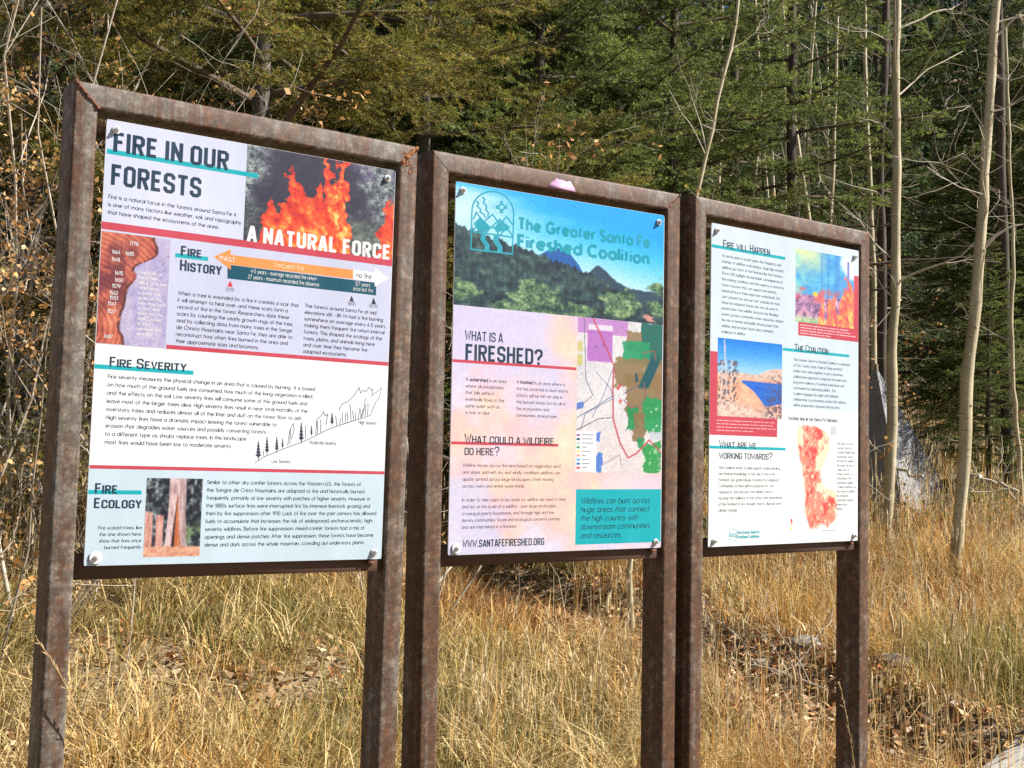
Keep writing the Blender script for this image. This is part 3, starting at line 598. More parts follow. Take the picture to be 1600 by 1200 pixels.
# printed layers of each panel, in panel-height units (x from the left, z from the bottom)
PRINT_FIRE = [
 ('rect', 0.0007, 0.7588, 0.3371, 1.0001, 'lav', 0),
 ('rect', 0.0021, 0.4923, 0.7387, 0.7532, 'lav2', 0),
 ('rect', 0.0016, 0.2185, 0.7405, 0.4928, 'white', 0),
 ('rect', 0.0006, -0.0, 0.7406, 0.2185, 'paleblue', 0),
 ('pic', 0.3341, 0.7661, 0.7391, 0.9998, 'fire', 220, 150, 2),
 ('rect', 0, 0.7501, 0.74, 0.7671, 'red', 3),
 ('rect', 0.0036, 0.9217, 0.3649, 0.9325, 'teal', 3),
 ('line', 'FIRE IN OUR', 0.0174, 0.2891, 0.9285, 0.0454, 'head', 'navy', 17, 0),
 ('line', 'FORESTS', 0.016, 0.2253, 0.8527, 0.0474, 'head', 'navy', 17, 0),
 ('para', ['Fire is a natural force in the forests around Santa Fe. It', 'is one of many factors like weather, soil, and topography', 'that have shaped the ecosystems of the area.'], 0.0128, 0.3269, 0.8211, 0.7858, 1, 'body', 'ink', None, 0, 'l'),
 ('line', 'A NATURAL FORCE', 0.3432, 0.7335, 0.7658, 0.0384, 'head', 'paper', 19, 0),
 ('pic', 0.0012, 0.4937, 0.1582, 0.7456, 'cookie', 80, 120, 2),
 ('line', '1778', 0.0659, 0.084, 0.7216, 0.008, 'body', 'paper', 11, 0),
 ('line', '1664', 0.0263, 0.0441, 0.6979, 0.0079, 'body', 'paper', 11, 0),
 ('line', '1685', 0.057, 0.075, 0.6979, 0.008, 'body', 'paper', 11, 0),
 ('line', '1648', 0.0264, 0.0442, 0.6813, 0.0079, 'body', 'paper', 11, 0),
 ('line', '1615', 0.0349, 0.0528, 0.6511, 0.0079, 'body', 'paper', 11, 0),
 ('line', '1600', 0.0357, 0.0535, 0.6353, 0.0079, 'body', 'paper', 11, 0),
 ('line', '1579', 0.0307, 0.0485, 0.621, 0.0079, 'body', 'paper', 11, 0),
 ('line', '1562', 0.0258, 0.0436, 0.6054, 0.0079, 'body', 'paper', 11, 0),
 ('line', '1551', 0.0264, 0.0441, 0.5939, 0.0079, 'body', 'paper', 11, 0),
 ('line', '1541', 0.0228, 0.0405, 0.5806, 0.0079, 'body', 'paper', 11, 0),
 ('line', '1527', 0.0229, 0.0406, 0.5633, 0.0079, 'body', 'paper', 11, 0),
 ('line', '1487', 0.0186, 0.0363, 0.5061, 0.0079, 'body', 'paper', 11, 0),
 ('para', ['Fire scars on', 'living trees', 'allow us to see', 'when fires', 'burned. Fire', 'scars on this', 'tree date back', 'to 1487 and', 'show that the', 'tree survived', '12 fires', 'between 1522', 'and 1787'], 0.0904, 0.1536, 0.659, 0.5182, 2, 'body', 'paper', 12, 0, 'l'),
 ('rect', 0.171, 0.7065, 0.2498, 0.7161, 'teal', 3),
 ('line', 'Fire', 0.1838, 0.2335, 0.7119, 0.023, 'head', 'navy', 16, 0),
 ('line', 'History', 0.1832, 0.2834, 0.6771, 0.0252, 'head', 'navy', 16, 0),
 ('poly', [(0.2635, 0.7183), (0.3042, 0.7414), (0.3049, 0.7277), (0.6284, 0.7286), (0.6295, 0.7054), (0.306, 0.7041), (0.3065, 0.6919)], 'orange', 2),
 ('poly', [(0.6284, 0.7286), (0.6899, 0.7288), (0.6893, 0.7431), (0.7319, 0.7179), (0.6915, 0.6922), (0.691, 0.7037), (0.6295, 0.7046)], 'paper', 3),
 ('poly', [(0.2976, 0.7036), (0.6953, 0.7025), (0.6968, 0.6702), (0.2991, 0.6705)], 'dteal', 1),
 ('line', 'PAST', 0.2787, 0.316, 0.7115, 0.0098, 'body', 'paper', 11, 0),
 ('line', 'frequent fire', 0.4162, 0.4938, 0.7118, 0.0117, 'body', 'cream', 9, 0),
 ('line', 'no fire', 0.64, 0.6802, 0.7111, 0.0122, 'body', 'ink', 9, 0),
 ('line', '4-5 years - average recorded fire return', 0.3572, 0.5292, 0.6907, 0.0092, 'body', 'paper', 9, 0),
 ('line', '27 years - maximum recorded fire absence', 0.3506, 0.5362, 0.6764, 0.0092, 'body', 'paper', 9, 0),
 ('line', '127 years', 0.6367, 0.678, 0.6898, 0.0097, 'body', 'paper', 8, 0),
 ('line', 'since last fire', 0.6307, 0.6865, 0.677, 0.0097, 'body', 'paper', 8, 0),
 ('poly', [(0.3061, 0.6667), (0.3137, 0.6514), (0.3, 0.6515)], 'redtri', 2),
 ('line', '1299', 0.2963, 0.3169, 0.6404, 0.0083, 'body', 'grey', 7, 0),
 ('poly', [(0.6272, 0.6634), (0.635, 0.6477), (0.6213, 0.6477)], 'ink', 2),
 ('line', '1890', 0.6181, 0.639, 0.6375, 0.0089, 'body', 'grey', 7, 0),
 ('poly', [(0.6897, 0.6641), (0.6978, 0.6474), (0.6836, 0.6477)], 'ink', 2),
 ('line', 'NOW', 0.6791, 0.7019, 0.638, 0.009, 'body', 'grey', 7, 0),
 ('para', ['When a tree is wounded by a fire it creates a scar that', 'it will attempt to heal over, and these scars form a', 'record of fire in the forest. Researchers date these', 'scars by counting the yearly growth rings of the tree,', 'and by collecting data from many trees in the Sange', 'de Christo Mountains near Santa Fe, they are able to', 'reconstruct how often fires burned in the area and', 'their approximate sizes and locations.'], 0.1821, 0.4843, 0.6201, 0.5088, 0, 'body', 'ink', None, 0, 'l'),
 ('para', ['The forests around Santa Fe at mid-', 'elevations (6K - 8K ft) had a fire burning', 'somewhere on average every 4-5 years,', 'making them frequent fire return interval', 'forests. This shaped the ecology of the', 'trees, plants, and animals living here', 'and over time they became fire', 'adapted ecosystems.'], 0.5014, 0.7242, 0.6213, 0.5087, 3, 'body', 'ink', None, 0, 'l'),
 ('rect', 0.1603, 0.4924, 0.7398, 0.502, 'red', 3),
 ('rect', 0.0008, 0.4364, 0.227, 0.4463, 'teal', 3),
 ('line', 'Fire Severity', 0.0336, 0.2095, 0.4426, 0.0229, 'head', 'navy', 14, 0),
 ('para', ['Fire severity measures the physical change in an area that is caused by burning.  It is based', 'on how much of the ground fuels are consumed, how much of the living vegetation is killed,', 'and the effects on the soil. Low severity fires will consume some of the ground fuels and', 'leave most of the larger trees alive. High severity fires result in near total mortality of the', 'overstory trees and reduces almost all of the litter and duff on the forest floor to ash.', 'High severity fires have a dramatic impact leaving the forest vulnerable to', 'erosion that degrades water sources and possibly converting forests', 'to a different type as shrubs replace trees. In this landscape', 'most fires would have been low to moderate severity.'], 0.0321, 0.5365, 0.417, 0.2702, 0, 'body', 'ink', None, 0, 'l'),
 ('strokes', [[(0.3883, 0.2352), (0.4111, 0.251), (0.4452, 0.2649), (0.4714, 0.2757), (0.4997, 0.2858), (0.5232, 0.2959), (0.5476, 0.3077), (0.5723, 0.3212), (0.5965, 0.3308), (0.6439, 0.3462), (0.6922, 0.3627)], [(0.6052, 0.372), (0.6114, 0.3877), (0.6283, 0.3948), (0.6463, 0.4127), (0.6579, 0.4327), (0.6634, 0.4184), (0.6702, 0.4261), (0.6785, 0.4231), (0.6863, 0.4343), (0.6937, 0.4273), (0.698, 0.43), (0.6955, 0.4127), (0.7061, 0.4216), (0.7222, 0.4352), (0.7151, 0.4063), (0.7072, 0.3985), (0.6963, 0.371), (0.6923, 0.362)], [(0.544, 0.3076), (0.5454, 0.3457), (0.5559, 0.3556), (0.5622, 0.3664), (0.5679, 0.3561), (0.574, 0.3611), (0.571, 0.3347)], [(0.4706, 0.2795), (0.4753, 0.3195), (0.4833, 0.3339), (0.486, 0.3175), (0.4799, 0.2962)], [(0.6001, 0.3333), (0.5987, 0.3453), (0.5963, 0.3572)], [(0.6079, 0.336), (0.6091, 0.3445), (0.6093, 0.3529)], [(0.6158, 0.3387), (0.6154, 0.3532), (0.614, 0.3676)], [(0.6227, 0.3399), (0.6235, 0.3527), (0.6232, 0.3655)], [(0.6307, 0.3416), (0.6292, 0.3561), (0.6267, 0.3705)], [(0.6397, 0.3444), (0.6376, 0.3673), (0.6344, 0.3902)], [(0.6461, 0.3471), (0.6449, 0.3599), (0.6427, 0.3727)], [(0.6519, 0.3487), (0.6515, 0.3589), (0.6499, 0.3691)], [(0.6588, 0.3519), (0.6614, 0.3669), (0.6629, 0.3818)], [(0.6663, 0.3551), (0.6664, 0.3661), (0.6653, 0.377)], [(0.6716, 0.3578), (0.6749, 0.3823), (0.6771, 0.4069)], [(0.6781, 0.3605), (0.6788, 0.3752), (0.6784, 0.3898)], [(0.6851, 0.3622), (0.6857, 0.3786), (0.6853, 0.395)], [(0.6664, 0.3537), (0.6699, 0.3667), (0.6723, 0.3798)], [(0.5572, 0.3151), (0.557, 0.3311), (0.5558, 0.347)], [(0.5491, 0.3101), (0.5483, 0.3267), (0.5465, 0.3433)], [(0.5176, 0.2973), (0.5169, 0.3138), (0.5151, 0.3303)], [(0.476, 0.282), (0.4767, 0.3003), (0.4764, 0.3186)], [(0.41, 0.2535), (0.4092, 0.2599), (0.4074, 0.2663)]], 0.0015833333333333333, 'inkdraw', 3),
 ('poly', [(0.3946, 0.2891), (0.3973, 0.2821), (0.396, 0.2816), (0.399, 0.2748), (0.397, 0.2743), (0.4007, 0.2675), (0.3979, 0.267), (0.4025, 0.2602), (0.3989, 0.2597), (0.4042, 0.2529), (0.3999, 0.2523), (0.3972, 0.2468), (0.3974, 0.2421), (0.3962, 0.2421), (0.396, 0.2468), (0.3928, 0.2522), (0.3884, 0.2526), (0.3931, 0.2595), (0.3895, 0.2599), (0.3933, 0.2669), (0.3905, 0.2673), (0.3936, 0.2742), (0.3916, 0.2746), (0.3939, 0.2816), (0.3926, 0.282)], 'inkdraw', 3),
 ('poly', [(0.4162, 0.3013), (0.4183, 0.2944), (0.4173, 0.2939), (0.4198, 0.2872), (0.4182, 0.2867), (0.4212, 0.28), (0.419, 0.2795), (0.4227, 0.2728), (0.4198, 0.2723), (0.4241, 0.2656), (0.4207, 0.2651), (0.4187, 0.2597), (0.4189, 0.255), (0.4177, 0.255), (0.4175, 0.2596), (0.415, 0.2649), (0.4115, 0.2653), (0.4152, 0.2722), (0.4123, 0.2726), (0.4154, 0.2794), (0.4131, 0.2798), (0.4155, 0.2866), (0.4139, 0.2871), (0.4157, 0.2939), (0.4146, 0.2943)], 'inkdraw', 3),
 ('poly', [(0.4414, 0.3021), (0.4435, 0.2961), (0.4425, 0.2956), (0.4448, 0.2898), (0.4433, 0.2893), (0.4462, 0.2835), (0.4441, 0.283), (0.4475, 0.2772), (0.4448, 0.2767), (0.4488, 0.2709), (0.4456, 0.2704), (0.4437, 0.2657), (0.4439, 0.2616), (0.4427, 0.2616), (0.4425, 0.2656), (0.4403, 0.2703), (0.437, 0.2706), (0.4404, 0.2766), (0.4377, 0.2769), (0.4406, 0.2829), (0.4385, 0.2833), (0.4408, 0.2892), (0.4392, 0.2896), (0.441, 0.2956), (0.44, 0.296)], 'inkdraw', 3),
 ('poly', [(0.4567, 0.2979), (0.458, 0.294), (0.4574, 0.2938), (0.4588, 0.2901), (0.4578, 0.2898), (0.4597, 0.2861), (0.4583, 0.2858), (0.4605, 0.2821), (0.4588, 0.2818), (0.4614, 0.2781), (0.4593, 0.2778), (0.4583, 0.2748), (0.4584, 0.2722), (0.4572, 0.2722), (0.4571, 0.2747), (0.4559, 0.2777), (0.4537, 0.2779), (0.456, 0.2817), (0.4542, 0.2819), (0.4561, 0.2857), (0.4547, 0.2859), (0.4562, 0.2897), (0.4552, 0.29), (0.4563, 0.2937), (0.4557, 0.294)], 'inkdraw', 3),
 ('poly', [(0.5039, 0.3394), (0.5064, 0.3313), (0.5053, 0.3307), (0.5081, 0.3229), (0.5062, 0.3223), (0.5098, 0.3145), (0.5072, 0.3138), (0.5115, 0.3061), (0.5082, 0.3054), (0.5132, 0.2976), (0.5092, 0.297), (0.5068, 0.2906), (0.507, 0.2852), (0.5058, 0.2851), (0.5055, 0.2906), (0.5025, 0.2968), (0.4985, 0.2972), (0.5027, 0.3052), (0.4994, 0.3057), (0.5029, 0.3137), (0.5003, 0.3142), (0.5031, 0.3222), (0.5012, 0.3227), (0.5033, 0.3307), (0.5021, 0.3312)], 'inkdraw', 3),
 ('poly', [(0.5314, 0.3333), (0.5328, 0.329), (0.5322, 0.3287), (0.5337, 0.3246), (0.5327, 0.3243), (0.5346, 0.3202), (0.5332, 0.3199), (0.5355, 0.3158), (0.5337, 0.3155), (0.5364, 0.3114), (0.5342, 0.311), (0.5332, 0.3077), (0.5334, 0.3049), (0.5321, 0.3048), (0.532, 0.3077), (0.5307, 0.3109), (0.5285, 0.3111), (0.5308, 0.3154), (0.529, 0.3156), (0.5309, 0.3198), (0.5295, 0.32), (0.531, 0.3243), (0.53, 0.3245), (0.5311, 0.3287), (0.5305, 0.329)], 'inkdraw', 3),
 ('poly', [(0.5859, 0.3664), (0.5878, 0.3614), (0.5869, 0.3611), (0.5891, 0.3563), (0.5876, 0.3559), (0.5903, 0.3511), (0.5883, 0.3506), (0.5916, 0.3459), (0.589, 0.3454), (0.5929, 0.3407), (0.5897, 0.3402), (0.5879, 0.3362), (0.588, 0.3329), (0.5868, 0.3328), (0.5866, 0.3362), (0.5844, 0.34), (0.5812, 0.3402), (0.5847, 0.3453), (0.582, 0.3455), (0.5849, 0.3505), (0.5828, 0.3508), (0.5851, 0.3558), (0.5836, 0.356), (0.5853, 0.361), (0.5844, 0.3613)], 'inkdraw', 3),
 ('line', 'Low Severity', 0.4315, 0.4791, 0.2369, 0.0085, 'body', 'ink', 7, 0),
 ('line', 'Moderate Severity', 0.5287, 0.6003, 0.2853, 0.0087, 'body', 'ink', 7, 0),
 ('line', 'High Severity', 0.6615, 0.7117, 0.3402, 0.0089, 'body', 'ink', 7, 0),
 ('rect', 0.0016, 0.2145, 0.7402, 0.2223, 'red', 3),
 ('rect', 0.0015, 0.158, 0.1196, 0.1672, 'teal', 3),
 ('line', 'Fire', 0.0156, 0.065, 0.1598, 0.0227, 'head', 'navy', 15, 0),
 ('line', 'Ecology', 0.0152, 0.1205, 0.1272, 0.0227, 'head', 'navy', 15, 0),
 ('para', ['Fire scared trees, like', 'the one shown here,', 'show that fires once', 'burned frequently'], 0.0276, 0.1242, 0.0803, 0.0367, 0, 'body', 'ink', 8, 0, 'r'),
 ('pic', 0.1301, 0.0167, 0.2618, 0.1958, 'scar', 66, 90, 2),
 ('para', ['Similar to other dry conifer forests across the Western U.S., the forests of', 'the Sangre de Cristo Mountains are adapted to fire and historically burned', 'frequently, primarily at low severity with patches of higher severity. However in', 'the 1880s surface fires were interrupted first by intensive livestock grazing and', 'then by fire suppression after 1910. Lack of fire over the past century has allowed', 'fuels to accumulate that increases the risk of widespread, uncharacteristic, high-', 'severity wildfires. Before fire suppression, mixed-conifer forests had a mix of', 'openings and dense patches. After fire suppression, these forests have become', 'dense and dark across the whole mountain, crowding out understory plants.'], 0.273, 0.72, 0.1843, 0.0386, 4, 'body', 'ink', None, 0, 'l'),
]
PRINT_FIRESHED = [
 ('pic', 0.0003, 0.6669, 0.7387, 1.0, 'landscape', 280, 180, 2),
 ('pic', 0.0003, 0.0, 0.7387, 0.6669, 'fadedfire', 110, 130, 2),
 ('pic', 0.4176, 0.2209, 0.7374, 0.6668, 'map', 170, 260, 3),
 ('rect', 0.4166, 0.224, 0.4904, 0.3406, 'paper', 4),
 ('rect', 0.4188, 0.3251, 0.4313, 0.3313, 'purp', 5),
 ('rect', 0.4371, 0.3284, 0.4833, 0.3306, 'grey', 5),
 ('rect', 0.4189, 0.3134, 0.4315, 0.3196, 'dteal', 5),
 ('rect', 0.4372, 0.3166, 0.4765, 0.3188, 'grey', 5),
 ('rect', 0.4191, 0.3018, 0.4317, 0.308, 'lgreen', 5),
 ('rect', 0.4374, 0.3049, 0.4813, 0.3071, 'grey', 5),
 ('rect', 0.4193, 0.2901, 0.4319, 0.2963, 'green2', 5),
 ('rect', 0.4376, 0.293, 0.456, 0.2952, 'grey', 5),
 ('rect', 0.4195, 0.2784, 0.432, 0.2846, 'yellow', 5),
 ('rect', 0.4378, 0.2814, 0.47, 0.2836, 'grey', 5),
 ('rect', 0.4196, 0.2668, 0.4322, 0.273, 'pink', 5),
 ('rect', 0.4379, 0.2696, 0.454, 0.2718, 'grey', 5),
 ('rect', 0.4198, 0.2551, 0.4324, 0.2613, 'skyb', 5),
 ('rect', 0.4381, 0.2579, 0.4634, 0.2601, 'grey', 5),
 ('rect', 0.42, 0.2435, 0.4326, 0.2497, 'blue', 5),
 ('rect', 0.4383, 0.2463, 0.4682, 0.2485, 'grey', 5),
 ('rect', 0.4202, 0.2318, 0.4327, 0.238, 'redtri', 5),
 ('rect', 0.4385, 0.2345, 0.4592, 0.2367, 'grey', 5),
 ('strokes', [[(0.0519, 0.8215), (0.0526, 0.9266), (0.0537, 0.9374), (0.0573, 0.9481), (0.0633, 0.9583), (0.0714, 0.9675), (0.0815, 0.9754), (0.0931, 0.9818), (0.1057, 0.9862), (0.119, 0.9885), (0.1324, 0.9886), (0.1453, 0.9864), (0.1573, 0.982), (0.1679, 0.9756), (0.1767, 0.9673), (0.1833, 0.9574), (0.1875, 0.9464), (0.1891, 0.9346), (0.1871, 0.8229), (0.0519, 0.8215)], [(0.0573, 0.9037), (0.0667, 0.9241), (0.091, 0.9003), (0.1191, 0.9249), (0.1433, 0.8998), (0.1662, 0.9249), (0.1862, 0.9048)], [(0.0587, 0.8901), (0.08, 0.9101), (0.1143, 0.8872), (0.143, 0.9138), (0.1768, 0.8943)], [(0.0661, 0.9554), (0.0738, 0.9494), (0.0696, 0.9411), (0.0806, 0.9341), (0.0785, 0.9269), (0.0906, 0.9215), (0.099, 0.9123)], [(0.0854, 0.9693), (0.0931, 0.9634), (0.0889, 0.9536), (0.1, 0.9448), (0.0969, 0.9361), (0.1058, 0.9279), (0.1039, 0.9161)], [(0.0569, 0.8702), (0.1857, 0.8696)], [(0.0861, 0.8711), (0.0838, 0.8515), (0.0988, 0.837), (0.0968, 0.823)], [(0.097, 0.8714), (0.0952, 0.8528), (0.1097, 0.8382), (0.1089, 0.8233)], [(0.1272, 0.8711), (0.1248, 0.8513), (0.1394, 0.8367), (0.1386, 0.8231)], [(0.141, 0.8717), (0.1392, 0.8529), (0.1527, 0.8381), (0.1519, 0.8231)], [(0.0569, 0.8711), (0.0617, 0.8779), (0.0666, 0.8836), (0.0716, 0.8875), (0.0766, 0.8889), (0.0816, 0.8877), (0.0867, 0.884), (0.0918, 0.8785), (0.097, 0.8719)], [(0.1003, 0.8713), (0.1052, 0.8781), (0.1102, 0.8839), (0.1152, 0.8879), (0.1203, 0.8893), (0.1254, 0.8881), (0.1306, 0.8844), (0.1358, 0.8788), (0.141, 0.8721)], [(0.1466, 0.8704), (0.1516, 0.8773), (0.1566, 0.8831), (0.1617, 0.8871), (0.1669, 0.8885), (0.1721, 0.8873), (0.1773, 0.8836), (0.1826, 0.8779), (0.1879, 0.8712)], [(0.158, 0.9501), (0.1568, 0.9457), (0.1534, 0.9422), (0.1487, 0.9405), (0.1439, 0.9411), (0.1404, 0.9437), (0.1391, 0.9478), (0.1403, 0.9521), (0.1437, 0.9556), (0.1484, 0.9573), (0.1531, 0.9567), (0.1566, 0.9541), (0.158, 0.9501)], [(0.1596, 0.9535), (0.1657, 0.9534), (0.1658, 0.9487), (0.1597, 0.947)], [(0.1375, 0.9443), (0.1314, 0.9445), (0.1313, 0.9491), (0.1374, 0.9508)], [(0.1448, 0.9387), (0.146, 0.9337), (0.1516, 0.9344), (0.1526, 0.9396)], [(0.1522, 0.9592), (0.151, 0.9641), (0.1455, 0.9635), (0.1445, 0.9582)]], 0.004333333333333333, 'logo', 3),
 ('poly', [(0.0614, 0.8881), (0.0826, 0.9113), (0.1132, 0.8871), (0.0981, 0.8739), (0.0752, 0.8736)], 'logo', 2),
 ('poly', [(0.1242, 0.8874), (0.1431, 0.9101), (0.1768, 0.8943), (0.1686, 0.8864), (0.1354, 0.878)], 'logo', 2),
 ('poly', [(0.0873, 0.8657), (0.096, 0.8667), (0.0952, 0.8528), (0.1097, 0.8382), (0.1077, 0.8241), (0.0979, 0.824), (0.0988, 0.837), (0.0849, 0.8517)], 'logo', 2),
 ('poly', [(0.1289, 0.868), (0.1411, 0.8684), (0.1392, 0.8529), (0.1527, 0.8381), (0.1508, 0.8244), (0.1397, 0.8242), (0.1394, 0.8367), (0.1254, 0.8514)], 'logo', 2),
 ('line', 'The Greater Santa Fe', 0.2078, 0.6845, 0.8964, 0.034, 'bold', 'logo', None, 0),
 ('line', 'Fireshed Coalition', 0.2074, 0.6826, 0.8462, 0.0366, 'bold', 'logo', None, 0),
 ('line', 'WHAT IS A', 0.0387, 0.1609, 0.5745, 0.0259, 'head', 'navy', 13, 0),
 ('line', 'FIRESHED?', 0.0412, 0.2957, 0.5205, 0.044, 'head', 'navy', 16, 0),
 ('rect', 0.0009, 0.5127, 0.4148, 0.5206, 'red', 3),
 ('para', ['A ~watershed~ is an area', 'where all precipitation', 'that falls within it', 'eventually flows to the', 'same outlet such as', 'a river or lake.'], 0.0444, 0.1752, 0.4648, 0.3762, 0, 'body', 'ink', 7, 0, 'l'),
 ('para', ['A ~fireshed~ is an area where a', 'fire has potential to burn and its', 'effects will be felt not only in', 'the burned areas, but by all of', 'the ecosystems and', 'communities downstream.'], 0.21, 0.3862, 0.4656, 0.374, 1, 'body', 'ink', 7, 0, 'l'),
 ('rect', 0.0018, 0.2935, 0.3548, 0.3013, 'red', 3),
 ('line', 'What could a wildfire', 0.044, 0.3392, 0.2982, 0.024, 'head', 'navy', 12, 0),
 ('line', 'do here?', 0.0447, 0.156, 0.2659, 0.024, 'head', 'navy', 12, 0),
 ('para', ['Wildfire moves across the land based on vegetation, wind,', 'and slope, and with dry and windy conditions wildfires can', 'quickly spread across large landscapes, often moving', 'across rivers and entire watersheds.'], 0.0408, 0.3624, 0.2344, 0.1788, 1, 'body', 'ink', 7, 0, 'l'),
 ('para', ['In order to take steps to be ready for wildfire, we need to think', 'and act at the scale of a wildfire - over large landscapes,', 'crossing property boundaries, and through high and low', 'density communities. Social and ecological concerns overlap', 'and are intertwined in a fireshed.'], 0.0407, 0.3842, 0.1418, 0.0694, 0, 'body', 'ink', 7, 0, 'l'),
 ('line', 'WWW.SANTAFEFIRESHED.ORG', 0.0444, 0.3118, 0.0194, 0.0196, 'head', 'navy', 15, 0),
 ('rect', 0.42, 0.0169, 0.7383, 0.1737, 'teal', 3),
 ('para', ['Wildfires can burn across', 'huge areas that connect', 'the high country with', 'downstream communities', 'and resources.'], 0.4384, 0.6932, 0.1333, 0.0349, 0, 'body', 'dteal', 9, 0.18, 'l'),
]
